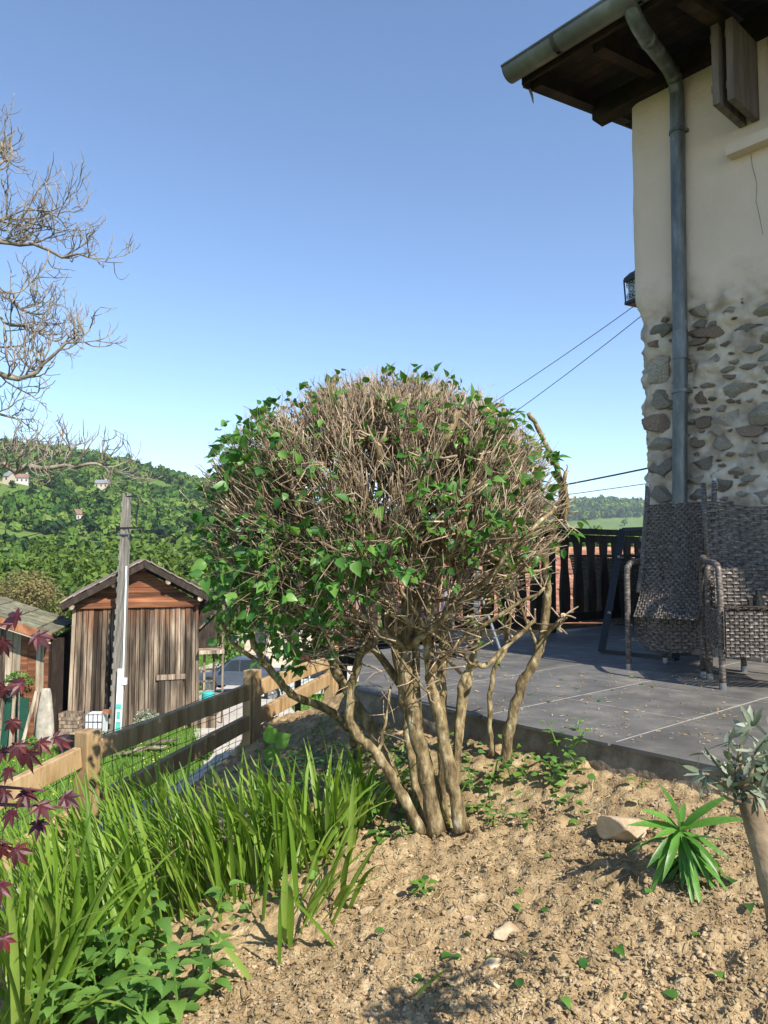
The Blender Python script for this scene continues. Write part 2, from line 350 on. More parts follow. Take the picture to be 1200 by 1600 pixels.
def grassground():
    m = bpy.data.materials.new('meadow_ground'); n, l = nodes(m)
    out = n.new('ShaderNodeOutputMaterial'); b = n.new('ShaderNodeBsdfPrincipled'); l.new(b.outputs[0], out.inputs[0])
    tc = n.new('ShaderNodeTexCoord')
    t1 = n.new('ShaderNodeTexNoise'); t1.inputs['Scale'].default_value = .35; t1.inputs['Detail'].default_value = 9; l.new(tc.outputs['Object'], t1.inputs[0])
    t2 = n.new('ShaderNodeTexNoise'); t2.inputs['Scale'].default_value = .02; t2.inputs['Detail'].default_value = 5; l.new(tc.outputs['Object'], t2.inputs[0])
    r1 = ramp(n, [(.3,(.06,.115,.024)),(.5,(.095,.16,.034)),(.65,(.135,.195,.05)),(.8,(.19,.19,.08))]); l.new(t1.outputs[0], r1.inputs[0])
    r2 = ramp(n, [(.35,(.08,.135,.03)),(.6,(.135,.195,.05))]); l.new(t2.outputs[0], r2.inputs[0])
    mx = n.new('ShaderNodeMix'); mx.data_type = 'RGBA'; mx.inputs[0].default_value = .5
    l.new(r1.outputs[0], mx.inputs[6]); l.new(r2.outputs[0], mx.inputs[7]); l.new(mx.outputs[2], b.inputs['Base Color'])
    b.inputs['Roughness'].default_value = .95; b.inputs['Specular IOR Level'].default_value = .1
    bp = n.new('ShaderNodeBump'); bp.inputs['Strength'].default_value = .6; bp.inputs['Distance'].default_value = .1
    t3 = n.new('ShaderNodeTexNoise'); t3.inputs['Scale'].default_value = 6; t3.inputs['Detail'].default_value = 6; l.new(tc.outputs['Object'], t3.inputs[0])
    l.new(t3.outputs[0], bp.inputs['Height']); l.new(bp.outputs[0], b.inputs['Normal'])
    return m
m_ground = grassground()
q = np.linspace(-1, 1, 261); xs = np.sign(q)*(.6*(np.exp(np.abs(q)*8.1)-1)); xs = xs/xs.max()*2400
xs = np.sort(np.concatenate([xs, np.arange(-14, 8, .3)]))
q = np.linspace(0, 1, 260); ys = 1.1*(np.exp(q*8.0)-1)-12; ys = np.sort(np.concatenate([ys, np.arange(0, 30, .3)]))
X, Y = np.meshgrid(xs, ys, indexing='ij'); Z = gh(X, Y)
s_ = FN.x*(X-FA.x)+FN.y*(Y-FA.y)
Z = Z-.09*((s_ < .5) & (Y < 9) & (Y > -4) & (np.abs(X) < 6))
mb = MB(); mb.grid(np.stack([X, Y, Z], -1)); ground = mb.build('ground', m_ground, smooth=True, origin=(0,0,0)); tag(ground, kind='structure')

# soil bed: fine relief
m_soil = mat('dry_soil', [(0,(.155,.105,.053)),(.45,(.295,.212,.115)),(.75,(.395,.298,.172)),(1,(.53,.425,.27))], scale=16, rough=1, bump=.8, bscale=120, rand=0, bdist=.01, detail=9, nrough=.7, spec=.1, macro=(1.7,.86,1.14))
def soil_h(x, y):
    b = gh(x, y, True)
    n1 = fbm(x*3, y*3, 3, 21)*.030; a = fbm(x*16, y*16, 4, 33); n2 = np.abs(a)*.036-.008
    n3 = np.maximum(vnoise(x*38, y*38, 55), 0)*.026 + np.maximum(vnoise(x*70, y*70, 58), 0)*.018
    return b+n1+n2+n3
xs = np.arange(-2.9, 2.3, .0115); ys = np.arange(1.05, 4.6, .0115)
X, Y = np.meshgrid(xs, ys, indexing='ij'); Z = soil_h(X, Y)
s_ = FN.x*(X-FA.x)+FN.y*(Y-FA.y); Z = Z-.35*sstep(.05, .35, s_)
mb = MB(); mb.grid(np.stack([X, Y, Z], -1)); bed = mb.build('soil', m_soil, smooth=True, origin=(0,0,0)); tag(bed, kind='structure')

# gravel path along the far side of the fence, climbing to the terrace
m_gravel = mat('gravel', [(0,(.24,.215,.175)),(.5,(.42,.38,.32)),(1,(.58,.54,.47))], scale=45, rough=1, bump=.9, bscale=60, rand=0, bdist=.02)
us = np.arange(-3.5, 2.6, .04); vs = np.arange(.28, 1.5, .04); U, V = np.meshgrid(us, vs, indexing='ij')
X = FA.x+FD.x*U+FN.x*V; Y = FA.y+FD.y*U+FN.y*V
mb = MB(); mb.grid(np.stack([X, Y, gh(X, Y)+.03+.012*fbm(X*20, Y*20, 2, 3)], -1)[:, ::-1]); tag(mb.build('path', m_gravel, smooth=True, origin=(0,0,0)), kind='structure')
# driveway in the lower yard
m_drive = mat('driveway', [(0,(.36,.32,.27)),(.5,(.47,.43,.37)),(1,(.56,.52,.46))], scale=1.2, rough=.95, bump=.3, rand=0)
def strip(name, cl, wd, m, lift):
    cl = [Vector(c) for c in cl]; pts = []
    for i in range(len(cl)-1):
        k = max(2, int((cl[i+1]-cl[i]).length/.5))
        pts += [cl[i].lerp(cl[i+1], j/k) for j in range(k)]
    pts.append(cl[-1]); rows = []
    for i, p in enumerate(pts):
        t = (pts[min(i+1, len(pts)-1)]-pts[max(i-1, 0)]).normalized(); nn = Vector((-t.y, t.x))
        row = []
        for a in np.linspace(-.5, .5, 9):
            q_ = p+nn*(a*wd*(1+.12*float(vnoise(i*.3, a*2, 4)))); row.append((q_.x, q_.y, float(gh(q_.x, q_.y))+lift))
        rows.append(row)
    mb = MB(); mb.grid(np.array(rows)[:, ::-1]); return tag(mb.build(name, m, smooth=True, origin=(0,0,0)), kind='structure')
strip('driveway', [(-8.6,44),(-6.6,34),(-5.0,27),(-3.2,21),(-1.5,15),(1,11)], 3.6, m_drive, .05)
strip('footpath', [(-12.6,30),(-11.0,26.5),(-10.6,23.5)], 1.1, m_drive, .05)
strip('gravel_yard', [(-12,52),(-4,50),(6,49)], 9, m_drive, .06)

# ------------------------------------------------------------------ terrace
TW = Vector((.6546, -.756)); TN = Vector((-.756, -.6546)); HC = Vector((1.92, 5.47))       # wall direction, wall normal, house corner
P0 = Vector((.846, 2.71)); TE = -TW; TG = -TN; DZ = -.67
def TL(e, g, z=0.0): p = P0+TE*e+TG*g; return Vector((p.x, p.y, z))
def clip(poly, a, b, c):      # keep a*x+b*y<=c
    out = []
    for i in range(len(poly)):
        p, q_ = poly[i], poly[(i+1)%len(poly)]; fp = a*p[0]+b*p[1]-c; fq = a*q_[0]+b*q_[1]-c
        if fp <= 0: out.append(p)
        if fp*fq < 0: t = fp/(fp-fq); out.append((p[0]+(q_[0]-p[0])*t, p[1]+(q_[1]-p[1])*t))
    return out
# left corner cut: from (1.5,0) to (2.68,.99): keep to the house side
ca, cb = .99, -1.18; cc = ca*1.5
terr = MB()
slab = clip([(-3.2,.03),(2.68,.03),(2.68,5.2),(-3.2,5.2)], ca, cb, cc)
terr.poly([TL(e,g,DZ-.075) for e,g in slab][::-1], (0,0,.055))
terrace = terr.build('terrace', m_concrete, origin=TL(0,0,DZ-.075))
mb = MB(); mb.poly([TL(e,g+.004,DZ-.0195) for e,g in slab][::-1], (0,0,.0180)); mb.build('joint_mortar', m_joint, terrace); tag(terrace, kind='structure')
T = .62; g0 = -.02; e0 = -3.2
for i in range(11):
    for j in range(10):
        a, b_ = e0+i*T+.13, g0+j*T
        if a < 1.38-.0 and b_ > 2.70: continue
        pl = [(a+.006,max(b_+.006,-.02)),(a+T-.006,max(b_+.006,-.02)),(a+T-.006,b_+T-.006),(a+.006,b_+T-.006)]
        pl = clip(pl, ca, cb, cc); pl = clip(pl, 1, 0, 2.68); pl = clip(pl, 0, 1, 5.2) if len(pl) > 2 else pl
        if len(pl) < 3: continue
        mb = MB(); dz = random.uniform(-.0004,.0008)
        mb.poly([TL(e,g,DZ-.012) for e,g in pl][::-1], (0,0,.012+dz)); mb.build('tile', m_slate, terrace)
# rough concrete footing under the front edge
us = np.arange(-3.2, 1.6, .03); zs = np.linspace(-.42, .060, 18)
U, Zz = np.meshgrid(us, zs, indexing='ij')
off = .025+.035*fbm(U*6, Zz*9, 4, 71)+.02*np.maximum(0, fbm(U*2.2, Zz*3, 2, 77))
off = off*(1-.8*sstep(-.02,.06,Zz)); X = P0.x+TE.x*U-TG.x*(off-.012); Y = P0.y+TE.y*U-TG.y*(off-.012)
mb = MB(); mb.grid(np.stack([X, Y, DZ-.075+Zz], -1)[:, ::-1]); mb.build('footing', m_dirt_shade, terrace, smooth=True)

# railing
rail = empty('railing', TL(2.6, .99, DZ), 'dark brown wooden railing with flat shaped balusters along the terrace edge', 'railing')
R0, R1 = .99, 5.2
mb = MB(); mb.bar(TL(2.6,R0-.05,DZ+.925), TL(2.6,R1,DZ+.925), .11, .05); mb.build('top_rail', m_wood_dark, rail)
mb = MB(); mb.bar(TL(2.6,R0,DZ+.855), TL(2.6,R1,DZ+.855), .04, .07); mb.build('upper_rail', m_wood_dark, rail)
mb = MB(); mb.bar(TL(2.6,R0,DZ+.12), TL(2.6,R1,DZ+.12), .05, .08); mb.build('bottom_rail', m_wood_dark, rail)
for g in (R0, 3.1, R1):
    mb = MB(); mb.bar(TL(2.6,g,DZ-.25), TL(2.6,g,DZ+.94), .09, .09, up=(TG.x,TG.y,0)); mb.build('post', m_wood_dark, rail)
def baluster():
    prof = [(0,.055),(.08,.068),(.22,.074),(.36,.060),(.46,.044),(.52,.042),(.60,.052),(.70,.062)]
    a = np.array([[(h, -.012, z) for z, h in prof], [(-h, -.012, z) for z, h in prof]]).transpose(1,0,2)
    b = a.copy(); b[:,:,1] = .012
    X = np.stack([a[:,0], a[:,1], b[:,1], b[:,0], a[:,0]], 1); mb = MB(); mb.grid(X)
    me = mb.mesh('baluster'); me.materials.append(m_wood_dark); return me
bal = baluster(); g = R0+.20
while g < R1-.08:
    if abs(g-3.1) > .10: put('baluster', bal, frame(TL(2.6,g,DZ+.12), (TG.x,TG.y,0), (0,0,1)), rail)
    g += .215

# ------------------------------------------------------------------ house
def HL(u, o, z): p = HC+TW*u+TN*o; return Vector((p.x, p.y, z))
def W(px, py, o=0.0):        # pixel -> (u, z) on the wall plane at offset o
    r = ray(px, py); c = HC+TN*o; t = (c.x*TN.x+c.y*TN.y)/(r.x*TN.x+r.y*TN.y); p = r*t
    v = Vector((p.x, p.y))-HC; return v.dot(TW), p.z
house = empty('house', HL(0,0,DZ-.1), 'old house with rubble stone base, cream plaster wall above and deep dark eaves', 'house')
def wallmat():
    m = bpy.data.materials.new('lime_plaster'); n, l = nodes(m)
    out = n.new('ShaderNodeOutputMaterial'); b = n.new('ShaderNodeBsdfPrincipled'); l.new(b.outputs[0], out.inputs[0])
    tc = n.new('ShaderNodeTexCoord')
    def nz_(s, d=6):
        t = n.new('ShaderNodeTexNoise'); t.inputs['Scale'].default_value = s; t.inputs['Detail'].default_value = d; l.new(tc.outputs['Object'], t.inputs[0]); return t
    a = nz_(1.3); r1 = ramp(n, [(.3,(.55,.43,.345)),(.55,(.625,.49,.395)),(.75,(.68,.54,.44))]); l.new(a.outputs[0], r1.inputs[0])
    c = nz_(7, 9); r2 = ramp(n, [(.3,(.27,.22,.17)),(.5,(.47,.395,.315)),(.7,(.60,.515,.42))]); l.new(c.outputs[0], r2.inputs[0])
    sx = n.new('ShaderNodeSeparateXYZ'); l.new(tc.outputs['Object'], sx.inputs[0])
    ad = n.new('ShaderNodeMath'); ad.operation = 'MULTIPLY_ADD'; ad.inputs[1].default_value = .35; l.new(c.outputs[0], ad.inputs[0]); l.new(sx.outputs[2], ad.inputs[2])
    mr = n.new('ShaderNodeMapRange'); mr.inputs[1].default_value = 2.62; mr.inputs[2].default_value = 2.95; l.new(ad.outputs[0], mr.inputs[0])
    mx = n.new('ShaderNodeMix'); mx.data_type = 'RGBA'; l.new(mr.outputs[0], mx.inputs[0]); l.new(r2.outputs[0], mx.inputs[6]); l.new(r1.outputs[0], mx.inputs[7])
    l.new(mx.outputs[2], b.inputs['Base Color']); b.inputs['Roughness'].default_value = .95; b.inputs['Specular IOR Level'].default_value = .15
    bp = n.new('ShaderNodeBump'); bp.inputs['Strength'].default_value = .5; bp.inputs['Distance'].default_value = .012; t = nz_(38, 8)
    l.new(t.outputs[0], bp.inputs['Height']); l.new(bp.outputs[0], b.inputs['Normal']); return m
m_plaster = wallmat()
ss = np.concatenate([np.linspace(-2.6, -.3, 14)[:-1], np.arange(-.3, 1.9, .0125), np.linspace(1.9, 5, 24)])
zs = np.linspace(0, 1, 330)
SS, ZZ = np.meshgrid(ss, zs, indexing='ij')
ztop = 3.56+.18*np.maximum(-SS, 0); zb = DZ-.1; ZZ = zb+(ztop-zb)*ZZ
bx = np.where(SS >= 0, HC.x+TW.x*SS, HC.x+TG.x*(-SS)); by = np.where(SS >= 0, HC.y+TW.y*SS, HC.y+TG.y*(-SS))
k = sstep(-.05, .05, SS); nx = TN.x*k+(-TW.x)*(1-k); ny = TN.y*k+(-TW.y)*(1-k); nl = np.sqrt(nx*nx+ny*ny); nx /= nl; ny /= nl
edge = 1.83+.10*fbm(SS*2.5, SS*0+1.3, 3, 14); pf = sstep(edge-.14, edge+.10, ZZ)
rough_ = .050*fbm(SS*6, ZZ*9, 4, 91)+.030*fbm(SS*15, ZZ*20, 3, 95)
disp = pf*(.045+.010*fbm(SS*1.6, ZZ*1.6, 3, 17)+.003*fbm(SS*14, ZZ*14, 2, 19))+(1-pf)*rough_
disp = disp-.03*(1-np.abs(sstep(-.06,.06,SS)*2-1))*.8 - (1-pf)*.012*sstep(.1, 0, np.abs(SS))
X = bx+nx*disp; Y = by+ny*disp
mb = MB(); mb.grid(np.stack([X, Y, ZZ], -1)); wall = mb.build('wall', m_plaster, house, smooth=True)
mb = MB(); mb.poly([HL(.1,-.1,DZ-.1), HL(4.95,-.1,DZ-.1), HL(4.95,-2.6,DZ-.1), HL(.1,-2.6,DZ-.1)], (0,0,4.1)); mb.build('inner_wall', m_plaster, house)
# stones
stone_me = []
for k in range(9):
    v, f = lump(3, .16, 300+k, 1.5, cut=0); v = np.sign(v)*np.abs(v)**.7; rk = np.random.default_rng(40+k)
    for _ in range(11):
        d = rk.normal(size=3); d /= np.linalg.norm(d); h = v @ d; v = v-np.outer(np.maximum(h-rk.uniform(.55,.85), 0), d)
    v = v/np.abs(v).max(0)+rk.normal(size=v.shape)*.008; mb = MB(); mb.add(v, f); me = mb.mesh('stone'); me.polygons.foreach_set('use_smooth', np.ones(len(me.polygons), bool)); me.materials.append(m_stone if k < 7 else m_stone_red); stone_me.append(me)
ST = [(1167,513,48,27,0),(1098,485,40,22,1),(1139,486,24,17,2),(1106,521,58,18,7),(1102,570,42,37,3),(1030,572,44,52,4),(1031,521,44,24,5),(1032,624,46,30,6),
 (1150,607,64,33,0),(1137,654,47,25,1),(1188,645,42,36,2),(1169,547,42,18,3),(1172,572,28,10,4),(1028,664,46,30,7),(1032,697,46,24,5),(1127,692,38,24,6),(1164,711,30,19,0),
 (1101,724,34,21,1),(1150,735,28,15,2),(1032,733,46,34,3),(1176,746,32,14,4),(1128,760,34,22,5),(1032,772,46,26,6),(1095,623,20,21,7),(1196,712,22,22,1),(1190,484,36,20,2),
 (1090,535,30,12,8),(1195,560,30,22,3),(1098,660,26,22,8),(1090,690,22,20,8),(1160,772,40,18,0),(1195,775,30,26,1),(1090,772,30,24,2),(1198,530,20,14,5)]
placed = []
for (px, py, wp, hp, k) in ST:
    u, z = W(px, py); u2, _ = W(px+wp/2, py); u1, _ = W(px-wp/2, py); _, z1 = W(px, py-hp/2); _, z2 = W(px, py+hp/2)
    placed.append((u, z, abs(u2-u1)/2, abs(z1-z2)/2, k))
for q9 in range(9000):
    u = random.uniform(0, 2.3); z = random.uniform(DZ-.02, 1.74); a = random.uniform(.06,.15) if q9 < 3000 else random.uniform(.018,.06); b_ = a*random.uniform(.4,.8)
    if u < .12 and q9 < 3000: u = .1; a = .13
    elif u < .13: continue
    if all(abs(u-q_[0]) > (a+q_[2])*.90+.006 or abs(z-q_[1]) > (b_+q_[3])*.90+.004 for q_ in placed) : placed.append((u, z, a, b_, random.randrange(9)))
for (u, z, a, b_, k) in placed:
    Mx = frame(HL(u, random.uniform(-.030,-.008), z), (TW.x,TW.y,random.uniform(-.12,.12)), (0,0,1)) @ Matrix.Diagonal((a*1.10, .058 if u > .15 else .068, b_*1.12, 1))
    put('stone', stone_me[k], Mx, wall)
# crack in the plaster
cr = [(1176,228),(1180,262),(1187,290),(1186,318),(1192,345),(1197,370)]
pts = []
for (a, b_) in cr: u, z = W(a, b_); pts.append(HL(u, .047, z))
mb = MB(); mb.tube(pts, .0012, 4); mb.build('crack', plain('crack_line', (.10,.085,.065), 1), wall)
# roof
def zu(o): return 3.56-.18*o
OV = .89; AV = -.34
roof = MB()
def RP(a, o, h=0): return HL(a, o, zu(o)+h)
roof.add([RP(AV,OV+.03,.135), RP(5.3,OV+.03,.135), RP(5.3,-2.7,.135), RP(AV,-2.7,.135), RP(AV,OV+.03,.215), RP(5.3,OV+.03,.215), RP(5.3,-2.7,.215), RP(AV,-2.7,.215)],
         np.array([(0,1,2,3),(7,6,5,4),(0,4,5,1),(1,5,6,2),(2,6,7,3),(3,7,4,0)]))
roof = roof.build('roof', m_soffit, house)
o = OV+.02
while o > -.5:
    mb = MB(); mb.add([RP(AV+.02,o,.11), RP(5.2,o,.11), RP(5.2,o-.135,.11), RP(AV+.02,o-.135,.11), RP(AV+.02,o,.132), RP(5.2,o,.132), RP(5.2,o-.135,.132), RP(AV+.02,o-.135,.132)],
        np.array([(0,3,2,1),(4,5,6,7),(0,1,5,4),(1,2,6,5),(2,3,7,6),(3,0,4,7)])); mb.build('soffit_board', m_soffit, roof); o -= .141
for a in (-.30, .22, .80, 1.4, 2.0, 2.6, 3.2):
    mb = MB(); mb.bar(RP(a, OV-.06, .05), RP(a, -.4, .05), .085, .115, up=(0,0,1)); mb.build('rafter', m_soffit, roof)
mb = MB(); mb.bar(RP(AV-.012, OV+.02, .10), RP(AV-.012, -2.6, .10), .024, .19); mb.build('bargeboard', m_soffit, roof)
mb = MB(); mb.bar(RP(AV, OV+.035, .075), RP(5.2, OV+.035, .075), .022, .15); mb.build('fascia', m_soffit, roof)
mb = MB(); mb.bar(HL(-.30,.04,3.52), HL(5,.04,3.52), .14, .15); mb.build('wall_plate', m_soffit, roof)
mb = MB(); mb.tube([RP(AV-.01,OV-.06,.0), RP(AV+.0,OV-.07,-.05), RP(AV+.012,OV-.07,-.11)], [.012,.010,.004], 5); mb.build('torn_strip', plain('rag', (.16,.15,.15), .9), roof)
# gutter
gx = OV+.125; gz = zu(OV)+.085
def gut(a0, a1, r, n=14):
    a = np.linspace(math.pi, 2*math.pi, n); rows = []
    for aa in (a0, a1): rows.append([tuple(HL(aa, gx+r*math.cos(t), gz+r*math.sin(t))) for t in a])
    return np.array(rows)
mb = MB(); mb.grid(gut(AV-.05, 5.2, .085)); mb.grid(gut(AV-.05, 5.2, .080)[:, ::-1])
e_ = gut(AV-.05, AV-.046, .085)[0]; mb.add(np.vstack([e_, [tuple(HL(AV-.05, gx, gz))]]), np.array([(i, i+1, len(e_)) for i in range(len(e_)-1)]))
mb.tube([HL(AV-.05,gx+.085,gz), HL(5.2,gx+.085,gz)], .010, 8); mb.build('gutter', m_gutter, roof, smooth=True)
for a in (.02, .62, 1.3):
    mb = MB(); mb.grid(gut(a, a+.03, .0885)); mb.grid(gut(a+.03, a, .0885)); mb.build('gutter_bracket', m_gutter, roof)
# downpipe
dp = [(1062,1000,.085),(1062,760,.085),(1063,560,.085),(1061,400,.085),(1059,250,.085),(1058,165,.085),(1057,140,.095),(1052,118,.16),(1035,92,.38),(1012,62,.70),(996,36,.90),(988,16,.97),(986,-8,1.0)]
pts = []
for (a, b_, o) in dp: u, z = W(a, b_, o); pts.append(HL(u, o, z))
pts[0].z = DZ-.02
def smoothpts(p, n=4):
    out = []
    for i in range(len(p)-1):
        p0 = p[max(i-1,0)]; p1 = p[i]; p2 = p[i+1]; p3 = p[min(i+2,len(p)-1)]
        for k in range(n):
            t = k/n; out.append(.5*((2*p1)+(p2-p0)*t+(2*p0-5*p1+4*p2-p3)*t*t+(3*p1-p0-3*p2+p3)*t**3))
    out.append(p[-1]); return out
mb = MB(); mb.tube(smoothpts(pts, 4), .050, 18); down = mb.build('downpipe', m_zinc, house, smooth=True)
def onpipe(py):
    z = W(1061, py, .085)[1]
    for i in range(len(pts)-1):
        if pts[i].z <= z <= pts[i+1].z: return pts[i].lerp(pts[i+1], (z-pts[i].z)/(pts[i+1].z-pts[i].z))
for py, hh in ((540,.10),(612,.012),(205,.012)):
    c = onpipe(py); mb = MB(); mb.tube([c-Vector((0,0,hh)), c+Vector((0,0,hh))], .0545 if hh > .05 else .058, 18)
    if hh < .05:
        u, _ = W(1061, py); mb.bar(c+Vector((TW.x,TW.y,0))*.05, HL(u+.10,-.03,c.z), .02, .02)
    mb.build('pipe_collar', m_zinc, down, smooth=False)
for a, b_, o in ((1050,112,.2),(1003,50,.80)):
    u, z = W(a, b_, o); c = HL(u, o, z); i = min(range(len(pts)), key=lambda k: (pts[k]-c).length); t = (pts[min(i+1,len(pts)-1)]-pts[i-1]).normalized()
    mb = MB(); mb.tube([pts[i]-t*.03, pts[i]+t*.03], .054, 18); mb.build('pipe_seam', m_zinc, down, smooth=True)
# shutters (folded leaves standing out from the wall) and the window
for k, (u, o1, o2) in enumerate(((.80,.05,.44),(.885,.05,.42))):
    mb = MB(); zt = zu(o2)-.05
    mb.add([HL(u+du, o, z) for du in (0,.045) for o in (o1,o2) for z in (2.90, zt)], np.array([(0,1,3,2),(4,6,7,5),(0,4,5,1),(2,3,7,6),(0,2,6,4),(1,5,7,3)]))
    sh = mb.build('shutter', m_shutter, house)
    for zz in (3.02, 3.36):
        mb = MB(); mb.bar(HL(u-.008, o1+.02, zz), HL(u-.008, o2-.02, zz), .014, .05); mb.build('strap', m_shutter, sh)
    mb = MB(); mb.tube([HL(u+.02, o1-.06, 3.1), HL(u+.02, o1+.03, 3.1)], .012, 8); mb.build('hinge', m_black, sh)
mb = MB(); mb.bar(HL(.74,.06,2.74), HL(2.1,.06,2.74), .16, .075); mb.build('window_sill', m_plaster, house)
mb = MB(); mb.bar(HL(1.0,.035,3.16), HL(1.95,.035,3.16), .04, .70); win = mb.build('window', m_shutter, house)
for k in range(2):
    mb = MB(); mb.bar(HL(1.04+k*.45,.058,3.16), HL(1.42+k*.45,.058,3.16), .012, .54); mb.build('pane', plain('dark_glass', (.02,.025,.03), .08, 0, .6), win)
# wall lantern behind the corner
lc = P(996, 453, 5.78)
lan = empty('wall_lantern', lc-Vector((0,0,.13)), 'black metal lantern with pierced sides fixed behind the house corner', 'lantern')
mb = MB(); s4 = .064
rt = Matrix.Rotation(R(28), 3, 'Z')
def lq(x, y, z): return lc+rt @ Vector((x, y, z))
for sx in (-1,1):
    for sy in (-1,1): mb.bar(lq(sx*s4,sy*s4,-.10), lq(sx*s4*1.12,sy*s4*1.12,.09), .012, .012)
for z in (-.10, .085):
    for (a, b_) in (((-1,-1),(1,-1)),((1,-1),(1,1)),((1,1),(-1,1)),((-1,1),(-1,-1))): mb.bar(lq(a[0]*s4*1.05,a[1]*s4*1.05,z), lq(b_[0]*s4*1.05,b_[1]*s4*1.05,z), .016, .022)
for q4 in range(4):
    rr = Matrix.Rotation(q4*math.pi/2, 3, 'Z')
    def sq(x, z): return lc+rt @ (rr @ Vector((x, -s4*1.08, z)))
    for cx, cz, r_ in ((0,.0,.024),(-.03,.05,.016),(.03,.05,.016),(-.03,-.05,.016),(.03,-.05,.016),(0,.058,.013),(0,-.058,.013)):
        mb.tube([sq(cx+r_*math.cos(t), cz+r_*1.1*math.sin(t)) for t in np.linspace(0, 2*math.pi, 13)], .0035, 4, cap=False)
mb.build('cage', m_black, lan)
mb = MB(); mb.lathe([(.105,.0),(.10,.012),(.055,.05),(.02,.065),(.014,.085),(.0,.09)], lc+Vector((0,0,.095)), 4, Matrix.Rotation(R(28+45),4,'Z')); mb.lathe([(.0,0),(.085,.0),(.085,.014),(0,.014)], lc+Vector((0,0,-.118)), 4, Matrix.Rotation(R(28+45),4,'Z')); mb.build('cap', m_black, lan)
mb = MB(); mb.box(lc, (.098,.098,.175), rt.to_4x4()); mb.build('glass', plain('frosted_glass', (.42,.46,.48), .3), lan)
mb = MB(); mb.tube([lc+Vector((0,0,.15)), lc+Vector((.06,-.03,.19)), HL(-.02,-.30,lc.z+.10)], .012, 6); mb.build('arm', m_black, lan)
def DK(px, py, z=DZ):
    r = ray(px, py); return r*(z/r.z)
# ------------------------------------------------------------------ fence
def FP(t, off=0.0): p = FA+FD*t-FN*off; return p
fence = empty('fence', (FA.x, FA.y, float(gh(FA.x, FA.y))), 'low pine post and rail fence with green wire mesh stepping down the slope', 'fence')
zt = lambda t: -.826+(.058 if t > 0 else .15)*t
zl = lambda t: -1.06+(.112 if t > 0 else .18)*t
PT = [-1.35, 0, 1.21, 2.15]
for t in PT:
    p = FP(t); zb = float(gh(p.x, p.y))-.15; mb = MB(); top = zt(t)+.095+.02*(t == 1.21)
    mb.bar((p.x,p.y,zb), (p.x,p.y,top), .078, .078, up=(FN.x,FN.y,0)); po = mb.build('post', m_wood_fence, fence)
    bv = po.modifiers.new('bevel','BEVEL'); bv.width = .006; bv.segments = 2
    if t == 1.21:
        mb = MB(); q_ = p-FD*.05; mb.bar((q_.x,q_.y,zb), (q_.x,q_.y,top-.03), .05, .012, up=(FD.x,FD.y,0)); mb.build('side_slat', m_wood_fence, fence)
for i in range(len(PT)-1):
    a, b_ = PT[i]+.046, PT[i+1]-.046
    for zf, h in ((zt,.086),(zl,.082)):
        pa, pb = FP(a), FP(b_); mb = MB(); mb.bar((pa.x,pa.y,zf(a)), (pb.x,pb.y,zf(b_)), .036, h); ro = mb.build('rail', m_wood_fence, fence)
        bv = ro.modifiers.new('bevel','BEVEL'); bv.width = .004; bv.segments = 2
mb = MB(); step = .062
for t in np.arange(PT[0], PT[-1], step):
    p = FP(t, -.052); g_ = float(gh(p.x,p.y))-.02
    zz = np.linspace(g_, zt(t)+.03, 9); mb.tube([(p.x+random.uniform(-.004,.004), p.y+random.uniform(-.004,.004), z) for z in zz], .0016, 4, cap=False)
for k in range(10):
    mb.tube([(lambda p: (p.x, p.y, zt(t)+.03-k*step+.006*math.sin(t*9+k)))(FP(t,-.052)) for t in np.arange(PT[0], PT[-1]+.01, .06)], .0016, 4, cap=False)
mb.build('wire_mesh', m_mesh, fence)
# red stringer of the stair beyond the terrace corner
m_redp = plain('red_paint', (.42,.045,.04), .45)
st = empty('stair', P(505,1050,7.5)-Vector((0,0,1.2)), 'red painted metal stair stringer with dark treads going down beside the terrace', 'stair')
a = P(549,984,6.0); b_ = P(463,1040,9.6); mb = MB(); mb.bar(a, b_, .012, .20); mb.build('stringer', m_redp, st)
a2 = a+Vector((.85,.4,0)); b2 = b_+Vector((.85,.4,0)); mb = MB(); mb.bar(a2, b2, .012, .20); mb.build('stringer', m_redp, st)
for k in range(9):
    c = a.lerp(b_, (k+.5)/9)-Vector((0,0,.03)); mb = MB(); mb.bar(c+Vector((.01,0,0)), c+Vector((.84,.4,0)), .24, .03); mb.build('tread', m_wood_dark, st)
for c in (a.lerp(b_,.95), a2.lerp(b2,.95), a2.lerp(b2,.1), a.lerp(b_,.1)):
    mb = MB(); mb.bar((c.x,c.y,float(gh(c.x,c.y))-.1), c, .07, .07, up=(0,1,0)); mb.build('post', m_wood_dark, st)

# ------------------------------------------------------------------ barn
BD = 23.6
def bp(px, py, d=BD): return P(px, py, d)
gz_ = float(gh(-8,23.6))
barn = empty('barn', (bp(215,1100).x, BD, gz_), 'tall narrow weathered timber barn with reddish boarded gable and tiled roof', 'barn')
zg = gz_-.1; xl0, xr0 = bp(113,1100).x, bp(310,1100).x; xl1, xr1 = bp(121,948).x, bp(308,948).x; z1 = bp(200,948).z
cuts = [0]
while cuts[-1] < 1: cuts.append(cuts[-1]+random.uniform(.028,.047))
cuts[-1] = 1.0
for i in range(len(cuts)-1):
    t0, t1 = cuts[i]+.0026, cuts[i+1]-.0026; dy = random.uniform(-.02,.02); mb = MB()
    A = [(xl0+(xr0-xl0)*t0,BD+dy,zg),(xl0+(xr0-xl0)*t1,BD+dy,zg),(xl1+(xr1-xl1)*t1,BD+dy,z1),(xl1+(xr1-xl1)*t0,BD+dy,z1)]
    mb.poly(A, (0,.03,0)); mb.build('plank', m_barn, barn)
